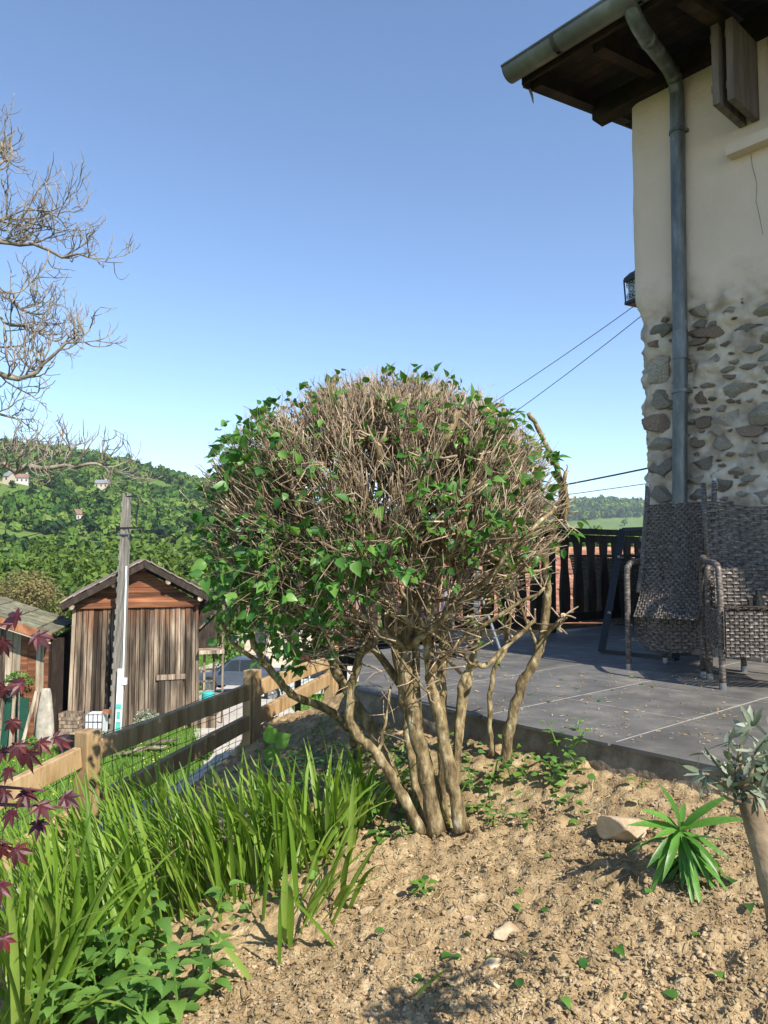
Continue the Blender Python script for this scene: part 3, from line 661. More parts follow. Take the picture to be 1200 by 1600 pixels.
mb = MB(); mb.poly([(xl0+.02,BD+.07,zg),(xr0-.02,BD+.07,zg),(xr1-.02,BD+.07,z1),(xl1+.02,BD+.07,z1)], (0,.02,0)); mb.build('gap_shade', m_wood_dark, barn)  # dark sheet added behind the planks so their gaps read as shade
mb = MB(); mb.box(((xl1+xr1)/2,BD-.03,z1+.06),(xr1-xl1+.05,.10,.17)); mb.build('gable_beam', m_wood_red, barn)
pk = bp(219,888); n_ = 7; h0 = z1+.14; hh = (pk.z-h0)/n_
for k in range(n_):
    za, zb_ = h0+k*hh+.004, h0+(k+1)*hh-.004
    def ex(z): s = (pk.z-z)/(pk.z-h0); return pk.x+(xl1-pk.x)*s, pk.x+(xr1-pk.x)*s
    l0, r0 = ex(za); l1, r1 = ex(zb_); dy = random.uniform(-.01,.01); mb = MB(); mb.poly([(l0,BD+.02+dy,za),(r0,BD+.02+dy,za),(r1,BD+.02+dy,zb_),(l1,BD+.02+dy,zb_)], (0,.03,0)); mb.build('gable_plank', m_wood_red, barn)
BL = 7.0
for x in (xl1+.03, xr1-.03):
    mb = MB(); mb.box((x, BD+.05+BL/2, (zg+z1)/2), (.05, BL-.04, z1-zg)); mb.build('side_wall', m_wood_old, barn)
mb = MB(); mb.poly([(xl1,BD+BL,zg),(xr1,BD+BL,zg),(xr1,BD+BL,z1),(pk.x,BD+BL,pk.z),(xl1,BD+BL,z1)], (0,.05,0)); mb.build('rear_wall', m_wood_old, barn)
VF = BD-.38; vp = P(219.5,876,VF); vl = P(98,941,VF); vr = P(318,931,VF)
m_rooft = mat('old_flat_tile', [(0,(.12,.09,.075)),(.5,(.25,.19,.155)),(1,(.40,.33,.28))], scale=5, rough=.9, bump=.4, rand=.3)
roofb = None
for e in (vl, vr):
    mb = MB(); dn = Vector((0,0,-.10)); A = [vp, e, e+Vector((0,BL+1.3,0)), vp+Vector((0,BL+1.3,0))]
    mb.add([tuple(q_) for q_ in A]+[tuple(q_+dn) for q_ in A], np.array([(0,1,2,3),(7,6,5,4),(0,4,5,1),(1,5,6,2),(2,6,7,3),(3,7,4,0)])); rb = mb.build('roof', m_wood_dark, barn); roofb = roofb or rb
    mb = MB(); mb.bar(vp+Vector((0,-.015,-.13)), e+Vector((0,-.015,-.13)), .035, .16); mb.build('bargeboard', m_wood_dark, rb)
    dr = (e-vp); L = dr.length; dr.normalize(); up = Vector((-dr.z,0,dr.x)); up = up if up.z > 0 else -up
    for k in range(13):
        for r_ in range(3):
            c = vp+dr*((k+.5)*L/13)+up*(.035+.012*(k%2))+Vector((0,.12+r_*.30+random.uniform(-.02,.02),0)); m3 = Matrix((dr, Vector((0,1,0)), up)).transposed()
            mb = MB(); mb.box(c, (L/13*1.12, .28, .035), m3 @ Matrix.Rotation(R(3),3,'Y')); mb.build('roof_tile', m_rooft, rb)
    mb = MB(); A = [q_+up*.03 for q_ in (vp+Vector((0,1.0,0)), e+Vector((0,1.0,0)), e+Vector((0,BL+1.3,0)), vp+Vector((0,BL+1.3,0)))]
    mb.poly(A, up*.03); mb.build('roof_tiles_far', m_rooft, rb)
    for f_ in (.42,.92):
        c = vp+dr*(L*f_)-up*.24; mb = MB(); mb.tube([c, c+Vector((0,1.2,0))], .085, 10); mb.build('purlin', m_wood_old, rb)
    mb = MB(); mb.bar(vp+Vector((0,.55,-.26)), e+Vector((0,.55,-.26)), .08, .12); mb.build('rafter', m_wood_dark, rb)
mb = MB(); mb.tube([vp-Vector((0,-.05,.24)), vp+Vector((0,1.3,-.24))], .09, 10); mb.build('ridge_purlin', m_wood_dark, roofb)
barn.rotation_euler.z = R(19)
# hatch door
x0, x1 = bp(246,1060).x, bp(284,1060).x; zt_ = bp(260,1064).z
for k in range(4):
    a_ = x0+(x1-x0)*k/4; mb = MB(); mb.box((a_+(x1-x0)/8, BD-.03, (zg+zt_)/2), ((x1-x0)/4-.012, .03, zt_-zg)); hd = mb.build('door_board', m_barn, barn)
mb = MB(); mb.box(((x0+x1)/2, BD-.05, zt_+.08), (x1-x0+.12, .07, .16)); mb.build('door_lintel', m_wood_old, barn)
# side loft (dark) with shelf, brace, posts and rungs
lx0, lx1 = bp(310,940).x+.02, bp(341,940).x; lz0, lz1 = bp(320,1018).z, bp(320,930).z
mb = MB(); mb.box(((lx0+lx1)/2, BD+1.5, (lz0+lz1)/2), (lx1-lx0, 2.2, lz1-lz0)); loft = mb.build('side_loft', m_wood_dark, barn)
mb = MB(); mb.box(((lx0+lx1)/2+.05, BD+1.2, lz0-.08), (lx1-lx0+.2, 2.9, .12)); mb.build('loft_floor', m_wood_old, barn)
mb = MB(); mb.bar((lx0,BD+.25,bp(320,986).z), (bp(337,958).x,BD+.2,bp(337,958).z), .05, .10, up=(0,1,0)); mb.build('brace', m_wood_old, barn)
mb = MB(); mb.bar((lx0-.1,BD+1.5,lz1+.35), (bp(352,945).x,BD+1.5,lz1-.12), 3.2, .06, up=(0,0,1)); mb.build('loft_roof', m_rooft, barn)
for px in (318,333,347):
    x = bp(px,1000).x; zt2 = lz0-.1 if px < 340 else lz1; mb = MB(); mb.bar((x,BD+.1,zg), (x,BD+.1,zt2), .07, .07, up=(0,1,0)); mb.build('loft_post', m_wood_old, barn)
for k in range(6):
    z = zg+.25+k*.32; mb = MB(); mb.bar((lx0,BD+.08,z), (bp(334,1000).x,BD+.08,z), .03, .06); mb.build('rung', m_wood_old, barn)

# ------------------------------------------------------------------ left shed
sh = empty('shed', P(40,1145,21.5), 'small brown plank shed with mossy sloping roof, rusty verge and green door', 'shed')
SD = 21.5; m_moss = mat('mossy_roof', [(0,(.085,.085,.05)),(.5,(.16,.15,.09)),(1,(.25,.22,.15))], scale=3, rough=.95, bump=.6, rand=.25)
fe = P(80,993,21.0); fl = P(-170,912,21.0); bk = Vector((-1.05,4.2,0))
nrow = 6
for i in range(nrow):
    for j in range(11):
        a0, a1 = j/11, (j+1)/11-.006; b0, b1 = i/nrow, (i+1)/nrow-.008; mb = MB(); d0 = fl-fe
        q4 = [fe+d0*a0+bk*b0, fe+d0*a0+bk*b1, fe+d0*a1+bk*b1, fe+d0*a1+bk*b0]; lift = Vector((0,0,.02+.02*(j%2)+random.uniform(0,.02)))
        mb.poly([q_+lift for q_ in q4], (0,0,.035)); mb.build('roof_slab', m_moss, sh)
mb = MB(); mb.poly([fe, fe+bk, fl+bk, fl], (0,0,.018)); mb.build('roof_deck', m_wood_dark, sh)
m_rust = mat('rusty_board', [(0,(.14,.05,.025)),(.5,(.30,.12,.06)),(1,(.40,.20,.11))], scale=4, rough=.85, bump=.3, rand=.1)
mb = MB(); mb.bar(fe+Vector((0,-.03,-.07)), fl+Vector((0,-.03,-.07)), .035, .24); mb.build('verge_board', m_rust, sh)
mb = MB(); mb.bar(fe+Vector((0,-.02,-.215)), fl+Vector((0,-.02,-.215)), .03, .04); mb.build('verge_strip', plain('pale_strip', (.55,.50,.42), .8), sh)
gx0 = P(-60,1100,SD).x; gx1 = P(74,1100,SD).x; zgs = float(gh(gx1,SD))-.1
k = 0; x = gx0
while x < gx1-.05:
    wdt = random.uniform(.16,.24); x2 = min(x+wdt, gx1); zt2 = fe.z+(fl.z-fe.z)*((fe.x-(x+x2)/2)/(fe.x-fl.x))-.12
    mb = MB(); mb.box(((x+x2)/2, SD+random.uniform(-.01,.01), (zgs+zt2)/2), (x2-x-.012, .035, zt2-zgs)); mb.build('plank', m_wood_red if random.random() < .6 else m_wood_old, sh); x = x2
mb = MB(); ztc = fe.z-.2
mb.poly([(gx1+.02,SD+.02,zgs),(gx1+.02+bk.x*.85,SD+bk.y*.85,zgs),(gx1+.02+bk.x*.85,SD+bk.y*.85,ztc),(gx1+.02,SD+.02,ztc)], (-.06,0,0)); mb.build('side_wall', m_wood_dark, sh)
for px, m__ in ((88,m_wood_dark),):
    x = P(px,1100,SD+.6).x; mb = MB(); mb.box((x,SD+.6,(zgs+ztc)/2),(.16,.5,ztc-zgs)); mb.build('corner_post', m__, sh)
# stone pier
v, f = lump(3,.10,77,2); v = v.copy(); c = P(68,1120,SD-.15); mb = MB()
hgt = P(68,1075,SD).z-zgs; v[:,2] = np.clip((v[:,2]*1.25+1)/2,0,1); wz = (1-.45*v[:,2])[:,None]; v[:,:2] = np.sign(v[:,:2])*np.abs(v[:,:2])**.5; v[:,:2] *= wz*np.array([[.27,.18]]); v[:,2] *= hgt; mb.add(v+np.array((c.x+.02,SD-.08,zgs)), f); mb.build('stone_pier', m_concrete, sh, smooth=True)
m_green = plain('green_paint', (.012,.075,.05), .6)
for px in (12,36):
    a_ = P(px,1080,SD-.07); mb = MB(); mb.box((a_.x,SD-.07,zgs+.75),(.34,.04,1.5)); mb.build('door_leaf', m_green, sh)
for px, tilt in ((3,.05),(21,.02),(46,.18)):
    a_ = P(px,1100,SD-.15); mb = MB(); mb.bar((a_.x-tilt,SD-.25,zgs), (a_.x+tilt,SD-.12,zgs+1.7), .09, .04, up=(0,1,0)); mb.build('leaning_plank', m_wood_old, sh)

# ------------------------------------------------------------------ utility pole
PD = 23.0; pb = P(182,1150,PD); ptop = P(198.5,771,PD); pb.z = float(gh(pb.x,PD))-.1
pole = empty('utility_pole', pb, 'tall grey concrete utility pole with stepped side and white conduit before the barn', 'pole')
def pp(t, dx=0, dy=0): c = pb.lerp(ptop, t); return Vector((c.x+dx, c.y+dy, c.z))
wd = lambda t: .178-.085*t
for sgn in (-1,1):
    mb = MB(); rows = []
    for t in np.linspace(0,1,12):
        cx = sgn*wd(t)*.72; h = wd(t)*.30
        rows.append([tuple(pp(t,cx-h,-.13)), tuple(pp(t,cx+h,-.13)), tuple(pp(t,cx+h,.13)), tuple(pp(t,cx-h,.13)), tuple(pp(t,cx-h,-.13))])
    rows.append([tuple(pp(1))]*5); mb.grid(np.array(rows)); mb.build('flange', m_pole, pole)
mb = MB(); mb.bar(pp(.0,0,.0), pp(.985,0,.0), .17, .21, up=(0,1,0)); mb.build('web', m_pole, pole)
for k in range(22):
    t = .03+k*.044; mb = MB(); c = pp(t,-wd(t)*1.0,-.05); mb.box(c, (wd(t)*.5,.17,.16)); mb.build('step', m_pole, pole)
mb = MB(); mb.tube([pp(.22,wd(.2)*1.1,-.16), pp(.70,wd(.7)*1.05,-.15)], .028, 8); mb.build('conduit', m_white, pole)
m_wt = mat('white_guard', [(0,(.60,.61,.62)),(.6,(.75,.76,.77)),(1,(.80,.81,.82))], scale=3, rough=.5, bump=.1, rand=0)
mb = MB(); mb.bar(pp(.02,wd(0)*.62,-.20), pp(.285,wd(.28)*.75,-.19), .19, .05, up=(0,1,0)); gd = mb.build('conduit_guard', m_wt, pole)
mb = MB()
for (t0,t1,w2) in ((.03,.075,.14),(.085,.115,.10),(.125,.145,.15)): mb.bar(pp(t0,wd(t0)*.62,-.2285), pp(t1,wd(t1)*.66,-.2275), w2, .004, up=(0,1,0))
mb.build('turquoise_paint', plain('turquoise', (.10,.52,.44), .6), gd)
mb = MB(); c = pp(.235,wd(.2)*1.45,-.18); mb.box(c, (.13,.12,.20)); mb.build('junction_box', m_white, pole)
mb = MB(); a = pp(.855,0,-.1); mb.bar(a-Vector((.15,0,0)), a+Vector((.62,0,.02)), .07, .06); mb.build('cross_arm', m_black, pole)
mb = MB()
for dx in (.25,.5): mb = MB(); mb.lathe([(.0,0),(.05,.0),(.055,.05),(.03,.07),(.045,.1),(.0,.13)], a+Vector((dx,0,-.17)), 10); mb.build('insulator', m_black, pole)
mb = MB(); mb.tube([pp(.985,.05,-.12), pp(.99,.35,-.12), pp(.96,.42,-.12), pp(.90,.36,-.12), pp(.865,.38,-.12)], .024, 6); mb.build('loop_cable', m_black, pole)
mb = MB(); mb.tube([pp(.83,-.2,-.15), pp(.83,.2,-.15)], .035, 6); mb.build('band', m_steel, pole)

def wire(a, b, sag, r, label, grp=None, n=40):
    pts = []
    for i in range(n+1):
        t = i/n; p = a.lerp(b, t); pts.append(p-Vector((0,0,sag*4*t*(1-t))))
    mb = MB(); mb.tube(pts, r, 5); return tag(mb.build('overhead_wire', m_black, smooth=True), label, 'wire', grp)
gA = HL(-.03,-.5,0); 
hA = P(1008,466,6.0); hB = P(1022,478,6.0)
wire(pp(.985,.1,0), hA, 1.35, .0035, 'upper thin overhead wire rising to the house just under the lantern')
wire(pp(.965,.1,0), hB, 1.75, .0035, 'lower of two thin wires rising steeply to the house beside the lantern')
wire(pp(.99,.4,-.1), P(1030,728,6.3), .62, .008, 'thick black cable from the pole top to the stone corner of the house')
wire(pp(.86,.5,-.1), P(1030,753,6.3), .22, .0035, 'thin wire running below the thick cable to the stone house corner')
wire(pp(.98,-.1,0), P(-60,857,18), .25, .012, 'black cable sloping from the pole top down over the shed roof')
for k, (l_, r_) in enumerate(((834,868),(845,880),(818,848))):
    wire(P(-120,l_-6,42), P(620,r_+8,48), .5, .012, 'pale thin power line strung across in front of the wooded hill', 'power lines before the hill')

# ------------------------------------------------------------------ vehicles
def car(name, loc, rz, col, label, kind):
    root = empty(name, loc, label, 'car' if kind == 'hatch' else 'pickup truck'); Mx = Matrix.Translation(Vector(loc)) @ Matrix.Rotation(rz,4,'Z')
    paint = plain(name+'_paint', col, .25, .3, .6); gl = plain(name+'_glass', (.03,.04,.05), .05, 0, .8); rub = plain(name+'_tyre', (.015,.015,.015), .9); dk = plain(name+'_trim', (.02,.02,.022), .6)
    def tx(p): return Mx @ Vector(p)
    def loft(prof, w0, w1f, mname, m, taper=.06):      # side profile [(x,z)...] lofted across width with rounded edges
        mb = MB(); rows = []
        for y, sc in ((-1,.94),(-.93,.985),(-.8,1),(.8,1),(.93,.985),(1,.94)):
            rows.append([tuple(tx((x*(1 if abs(y) < .9 else .995), y*w0*w1f(z), .35+(z-.35)*(sc if abs(y) > .9 else 1)))) for x, z in prof])
        rows = np.array(rows); rows = np.concatenate([rows, rows[:, :1]], 1); mb.grid(rows)
        for e, fl in ((0,False),(-1,True)):
            rr = rows[e][:-1]; c = rr.mean(0); k = len(rr); t = np.array([(i,(i+1)%k,k) for i in range(k)]); mb.add(np.vstack([rr,[c]]), t[:, ::-1] if fl else t)
        return mb.build(mname, m, root, smooth=False)
    wf = lambda z: 1-.16*max(0,(z-.95))/.7
    if kind == 'pickup':
        low = [(-2.6,.42),(-2.62,.70),(-2.5,.95),(-1.35,1.10),(-.2,1.12),(1.05,1.10),(2.55,1.10),(2.6,.55),(2.5,.45)]; cab = [(-1.30,1.08),(-.55,1.68),(-.3,1.76),(.75,1.76),(.98,1.68),(1.10,1.08)]; wx = (-1.62,1.55); W_ = .90
        wins = [[(-1.02,1.14),(-.52,1.62),(-.10,1.66),(-.10,1.14)],[(-.02,1.14),(-.02,1.66),(.72,1.66),(.95,1.14)]]; ws = [(-1.28,1.13),(-.58,1.67)]
    else:
        low = [(-2.0,.30),(-2.05,.60),(-1.85,.82),(-1.0,.95),(0,.98),(1.9,.98),(2.02,.75),(2.0,.32)]; cab = [(-1.05,.93),(-.35,1.42),(0,1.48),(1.2,1.45),(1.85,1.05),(1.9,.95)]; wx = (-1.3,1.25); W_ = .84
        wins = [[(-.80,.98),(-.32,1.34),(.25,1.38),(.25,.98)],[(.33,.98),(.33,1.38),(1.15,1.36),(1.55,1.02)]]; ws = [(-1.03,.98),(-.38,1.41)]
    body = loft(low, W_, wf, 'body', paint); loft(cab, W_*.97, wf, 'cabin', paint)
    for s in (-1,1):
        for w in wins:
            mb = MB(); mb.poly([tx((x, s*(W_*.97*wf(z)+.006), z)) for x, z in w], Mx.to_3x3() @ Vector((0,s*.008,0))); mb.build('side_window', gl, root)
        for x in wx:
            c = tx((x, s*(W_-.10), .36)); ax = Mx.to_3x3().to_4x4() @ Matrix.Rotation(R(90)*s,4,'X')
            mb = MB(); mb.lathe([(.20,-.11),(.34,-.11),(.37,-.06),(.37,.06),(.34,.11),(.20,.11)], c, 24, ax); ty = mb.build('wheel', rub, root, smooth=True)
            mb = MB(); mb.lathe([(.0,-.115),(.06,-.115),(.10,-.10),(.19,-.112),(.22,-.112)], c, 12, ax); mb.lathe([(.0,.115),(.06,.115),(.10,.10),(.19,.112),(.22,.112)], c, 12, ax); mb.build('rim', m_steel, ty)
            mb = MB(); mb.tube([tx((x+.43*math.cos(t), s*(W_+.004), .36+.43*math.sin(t))) for t in np.linspace(0,math.pi,13)], .035, 6); mb.build('wheel_arch', dk, root)
        mb = MB(); mb.box(tx((low[1][0]+.05, s*W_*.72, .80 if kind == 'pickup' else .66)), (.12,.30,.15), Mx); mb.build('headlight', plain('lamp_glass', (.75,.77,.78), .1, 0, .8), root)
        mb = MB(); mb.box(tx((ws[0][0]+.35, s*(W_+.06), 1.16 if kind == 'pickup' else 1.0)), (.10,.16,.12), Mx); mb.build('mirror', dk, root)
    mb = MB(); d_ = Vector((-.006,0,.008)); hw = W_*.84
    mb.poly([tx((ws[0][0]-.02,-hw,ws[0][1]+.03)), tx((ws[0][0]-.02,hw,ws[0][1]+.03)), tx((ws[1][0]-.03,hw*.92,ws[1][1]-.02)), tx((ws[1][0]-.03,-hw*.92,ws[1][1]-.02))], Mx.to_3x3() @ Vector((-.02,0,.02))); mb.build('windscreen', gl, root)
    mb = MB(); mb.box(tx((low[0][0]-.02,0,.48)), (.14,W_*1.9,.18), Mx); mb.build('bumper', dk, root)
    return root
tp = P(384,1082,38); tp.z = float(gh(tp.x,38))+.06
car('pickup_truck', tp, R(-8), (.10,.125,.17), 'dark blue grey pickup truck with closed cabin parked beyond the barn', 'pickup')
tp = P(470,1090,33); tp.z = float(gh(tp.x,33))+.06
car('parked_car', tp, R(12), (.62,.63,.64), 'pale silver hatchback parked beyond the wire mesh fence', 'hatch')

# ------------------------------------------------------------------ things in the yard
def crate(c, sx, sy, sz, rz, label, grp):
    root = empty('wooden_crate', c, label, 'crate', grp); Mx = Matrix.Translation(Vector(c)) @ Matrix.Rotation(rz,4,'Z')
    for s in (-1,1):
        for k in range(2):
            for (cx,cy,ssx,ssy) in ((0,s*sy/2,sx,.018),(s*sx/2,0,.018,sy-.02)):
                mb = MB(); mb.box(Mx @ Vector((cx,cy,sz*(.25+.5*k))), (ssx,ssy,sz*.44), Mx); mb.build('slat', m_wood_old, root)
        for t in (-1,1):
            mb = MB(); mb.box(Mx @ Vector((s*(sx/2-.03),t*(sy/2-.03),sz/2)), (.035,.035,sz), Mx); mb.build('corner', m_wood_old, root)
    mb = MB(); mb.box(Mx @ Vector((0,0,.02)), (sx-.05,sy-.05,.02), Mx); mb.build('base', m_wood_old, root)
c0 = P(112,1132,22.2); gz0 = float(gh(c0.x,22.2))
for k, lb in enumerate(('weathered wooden crate at the bottom of the stack beside the barn','weathered wooden crate second up in the stack beside the barn','weathered wooden crate third up in the stack beside the barn','weathered wooden crate on top of the stack beside the barn')):
    crate((c0.x+random.uniform(-.02,.02),22.2,gz0+k*.215), .56,.42,.21, random.uniform(-.08,.08), lb, 'crates stacked by the barn')
def pot(c, r, h, label):
    root = empty('plant_pot', c, label, 'pot'); mb = MB()
    mb.lathe([(0,.0),(r*.72,0),(r*.95,h*.9),(r*1.06,h*.9),(r*1.06,h),(r*.95,h),(r*.9,h*.85),(0,h*.8)], c, 24); mb.build('body', m_black, root, smooth=False)
c = P(104,1160,20.8); c.z = float(gh(c.x,20.8)); pot(c, .24, .48, 'large black plastic plant pot standing on the grass by the crates')
c = P(130,1160,20.8); c.z = float(gh(c.x,20.8)); pot(c, .13, .24, 'small black plastic plant pot beside the large black pot')
c = P(151,1125,22.4); c.z = float(gh(c.x,22.4))
t = empty('liquid_tank', c, 'white cubic liquid tank in a metal cage against the barn', 'tank')
mb = MB(); mb.box(c+Vector((0,0,.50)), (.52,.5,.62)); o = mb.build('tank_body', m_white, t); bv = o.modifiers.new('b','BEVEL'); bv.width = .05; bv.segments = 3
mb = MB()
for s in np.linspace(-.27,.27,5): mb.tube([c+Vector((s,-.27,.12)), c+Vector((s,-.27,.84))], .01, 5)
for z in (.2,.4,.6,.82): mb.tube([c+Vector((-.28,-.27,z)), c+Vector((.28,-.27,z))], .01, 5)
mb.build('cage', m_steel, t)
mb = MB(); mb.box(c+Vector((0,0,.07)), (.6,.55,.12)); mb.build('pallet', m_wood_old, t)
mb = MB(); mb.box(c+Vector((.34,-.1,.86)), (.22,.14,.12)); tag(mb.build('metal_box', m_rust), 'small rusty red box perched beside the white tank', 'box')
for (px, py, d, sx, sz, lb) in ((152,1163,20.6,.34,.36,'pale wooden planter box standing in front of the pole'),(127,1162,20.3,.30,.10,'low flat wooden tray lying on the grass')):
    c = P(px,py,d); c.z = float(gh(c.x,d)); crate(c, sx, .3, sz, .2, lb, None)
c = P(325,1090,24.2); c.z = float(gh(c.x,24.2)); 
t = empty('barrel', c, 'turquoise plastic barrel under the loft beside the barn', 'barrel'); mb = MB(); mb.lathe([(0,.6),(.18,.6),(.20,.62),(.20,.85),(.21,.87),(.20,.89),(.20,1.1),(.17,1.13),(0,1.13)], c, 20); mb.build('drum', plain('barrel_blue', (.05,.42,.40), .45), t)
mb = MB(); mb.box(c+Vector((-.05,0,.54)), (.9,.8,.10)); mb.box(c+Vector((-.05,-.3,.25)), (.8,.1,.5)); mb.build('pallet_stand', m_wood_old, t)
for i,(px,py,d) in enumerate(((235,1150,21.0),(255,1146,21.6),(205,1155,20.4))):
    c = P(px,py,d); c.z = float(gh(c.x,d)); mb = MB(); mb.bar(c+Vector((-.5,.1,.05)), c+Vector((.45,-.1,.16+.05*i)), .22, .03); tag(mb.build('plank', m_wood_old), ('grey plank lying askew on the grass below the hatch','grey plank leaning on rubble at the foot of the barn','grey plank lying flat in front of the pole')[i], 'plank')

# ------------------------------------------------------------------ neighbour roof beyond the railing
nb = empty('outbuilding', (3.4,15.2,-5.6), 'low outbuilding with terracotta tiled roof just below the terrace railing', 'building')
RY0, RY1, RZ0, RZ1 = 11.0, 15.5, -.92, .15
mb = MB(); mb.box((3.4,15.2,-3.4), (6.4,7.6,4.6)); mb.build('wall', m_plaster, nb)
mb = MB(); mb.add([(0,RY0,RZ0-.04),(6.8,RY0,RZ0-.04),(6.8,RY1,RZ1-.04),(0,RY1,RZ1-.04),(0,RY1+4.2,RZ0-.04),(6.8,RY1+4.2,RZ0-.04)], np.array([(0,1,2,3),(3,2,5,4)])); nroof = mb.build('roof', m_tile_red, nb)
mb = MB(); TWd, TLn = .30, .33
a = np.linspace(-1,1,5); prof = np.array([(x*TWd/2*.97, .018*(1-x*x)) for x in a])
X = np.array([[(x, y, h+ (.022 if y == 0 else .004)) for x, h in prof] for y in (0,TLn*1.08)]); mb.grid(X[:, ::-1])
fr = np.array([[(x, 0, h+.022) for x,h in prof],[(x, 0, h) for x,h in prof]]); mb.grid(fr)
tm = mb.mesh('roof_tile'); tm.materials.append(m_tile_red)
sl = Vector((0,RY1-RY0,RZ1-RZ0)); rows_ = int(sl.length/TLn); sl.normalize()
for j in range(rows_):
    for i in range(22):
        c = Vector((.1+i*TWd+(j%2)*TWd/2, RY0, RZ0))+sl*(j*TLn)+Vector((0,0,random.uniform(-.004,.004)))
        put('roof_tile', tm, frame(c, (1,random.uniform(-.02,.02),0), (0,-sl.z,sl.y)), nroof)
mb = MB(); mb.tube([(0,RY1,RZ1),(6.8,RY1,RZ1)], .085, 8); mb.build('ridge_cap', m_tile_red, nroof)

# far houses in the valley
def cottage(name, c, w, d, h, rise, rz, mw, mr_, label, nwin=3):
    root = empty(name, c, label, 'house'); Mx = Matrix.Translation(Vector(c)) @ Matrix.Rotation(rz,4,'Z'); t = lambda x,y,z: Mx @ Vector((x,y,z))
    mb = MB(); mb.box(t(0,0,h/2-1), (w,d,h+2), Mx); mb.add([t(-w/2,-d/2,h),t(-w/2,d/2,h),t(-w/2,0,h+rise),t(w/2,-d/2,h),t(w/2,d/2,h),t(w/2,0,h+rise)], np.array([(0,1,2),(4,3,5)])); mb.build('wall', mw, root)
    for s in (-1,1):
        mb = MB(); k = 1.15; mb.poly([t(-w/2*1.08,0,h+rise), t(w/2*1.08,0,h+rise), t(w/2*1.08,s*d/2*k,h-rise*(k-1)), t(-w/2*1.08,s*d/2*k,h-rise*(k-1))], (0,0,.18)); rf = mb.build('roof', mr_, root)
    mb = MB(); mb.box(t(w*.25,d*.1,h+rise), (.6,.6,1.3), Mx); mb.build('chimney', mw, rf)
    for i in range(nwin):
        x = -w/2+w*(i+.5)/nwin; mb = MB(); mb.box(t(x,-d/2-.02,h*.55), (w/nwin*.35,.06,h*.35), Mx); mb.build('window', plain(name+'_win', (.05,.05,.06), .2), root)
m_wht = plain('white_render', (.50,.48,.45), .9); m_tan = plain('tan_render', (.50,.42,.32), .9); m_brroof = mat('brown_tiles', [(0,(.13,.075,.055)),(1,(.27,.17,.13))], scale=.8, rough=.9, bump=.3, rand=.1)
def onhill(px, py):
    r = ray(px, py); d = 85
    while d < 2500:
        p = r*(d/r.y)
        if p.z <= float(gh(p.x,p.y)): return p
        d += .5
    return p
HOUSES = []
for px, py, w, mw, lb, rz in ((36,756,8,m_wht,'small white house high in the hillside meadow',.2),(124,815,6,m_wht,'small white gabled house in a clearing halfway up the wooded hill',.9),(8,754,9,m_tan,'tan house at the edge of the hillside meadow',-.1),(160,764,9,m_tan,'grey roofed house near the top of the wooded hill',.1)):
    p = onhill(px, py); HOUSES.append(p); w *= .62; cottage('far_house', p, w, w*.8, 2.4, 1.5, rz, mw, m_brroof if mw is m_wht else plain('grey_roof',(.2,.21,.23),.8), lb)
p = P(480,1000,56); p.z = float(gh(p.x,56)); cottage('village_house', p, 9, 7, 3.2, 2.2, .15, m_tan, m_brroof, 'brown roofed village house seen below through the shrub', 4)
p = P(378,985,68); p.z = float(gh(p.x,68)); cottage('village_house', p, 8, 6, 2.6, 1.8, -.2, m_wht, m_brroof, 'pale village house with brown roof beyond the pickup', 4)
# ------------------------------------------------------------------ terrace furniture
def weave(mb, surf, nu, nv, amp=.004, sub=4, gap=.86):
    """surf(u,v)->xyz arrays, u,v in 0..1; rows of strands passing over and under upright stakes"""
    e = 1e-3
    def sn(u, v):
        p = surf(u, v); du = surf(u+e, v)-surf(u-e, v); dv = surf(u, v+e)-surf(u, v-e); return p, nz(np.cross(du, dv))
    uu = np.linspace(0, 1, nu*sub+1)
    for r in range(nv):
        vc = (r+.5)/nv; hv = .5/nv*gap; rows = []
        ph = amp*np.cos(math.pi*uu*nu+math.pi*(r%2))
        for dv, bul in ((-hv,-.0012),(-hv*.45,.0012),(hv*.45,.0012),(hv,-.0012)):
            p, n_ = sn(uu, np.full_like(uu, vc+dv+random.uniform(-.02,.02)/nv)); rows.append(p+n_*(ph+bul)[:,None])
        mb.grid(np.array(rows))
    for s in range(nu+1):
        v = np.linspace(0, 1, 12); u = np.full_like(v, min(max(s/nu, .001), .999)); p, n_ = sn(u, v); mb.tube(p, .0028, 4, cap=False)
def polysurf(prof, left, right):       # prof: list of (o,h); left/right: functions (o,h)->xyz
    pr = np.array(prof, float); L = np.concatenate([[0], np.cumsum(np.linalg.norm(np.diff(pr, axis=0), axis=1))]); L /= L[-1]
    def sm(t):
        t = np.clip(t, -.01, 1.01); return np.stack([np.interp(t, L, pr[:,0]), np.interp(t, L, pr[:,1])], -1)
    def f(u, v):
        q_ = (sm(v-.04)+sm(v)+sm(v+.04))/3
        if True: q_ = np.where((v < .05)[:,None] | (v > .95)[:,None], sm(v), q_)
        a = left(q_[:,0], q_[:,1]); b = right(q_[:,0], q_[:,1]); return a+(b-a)*u[:,None]
    return f
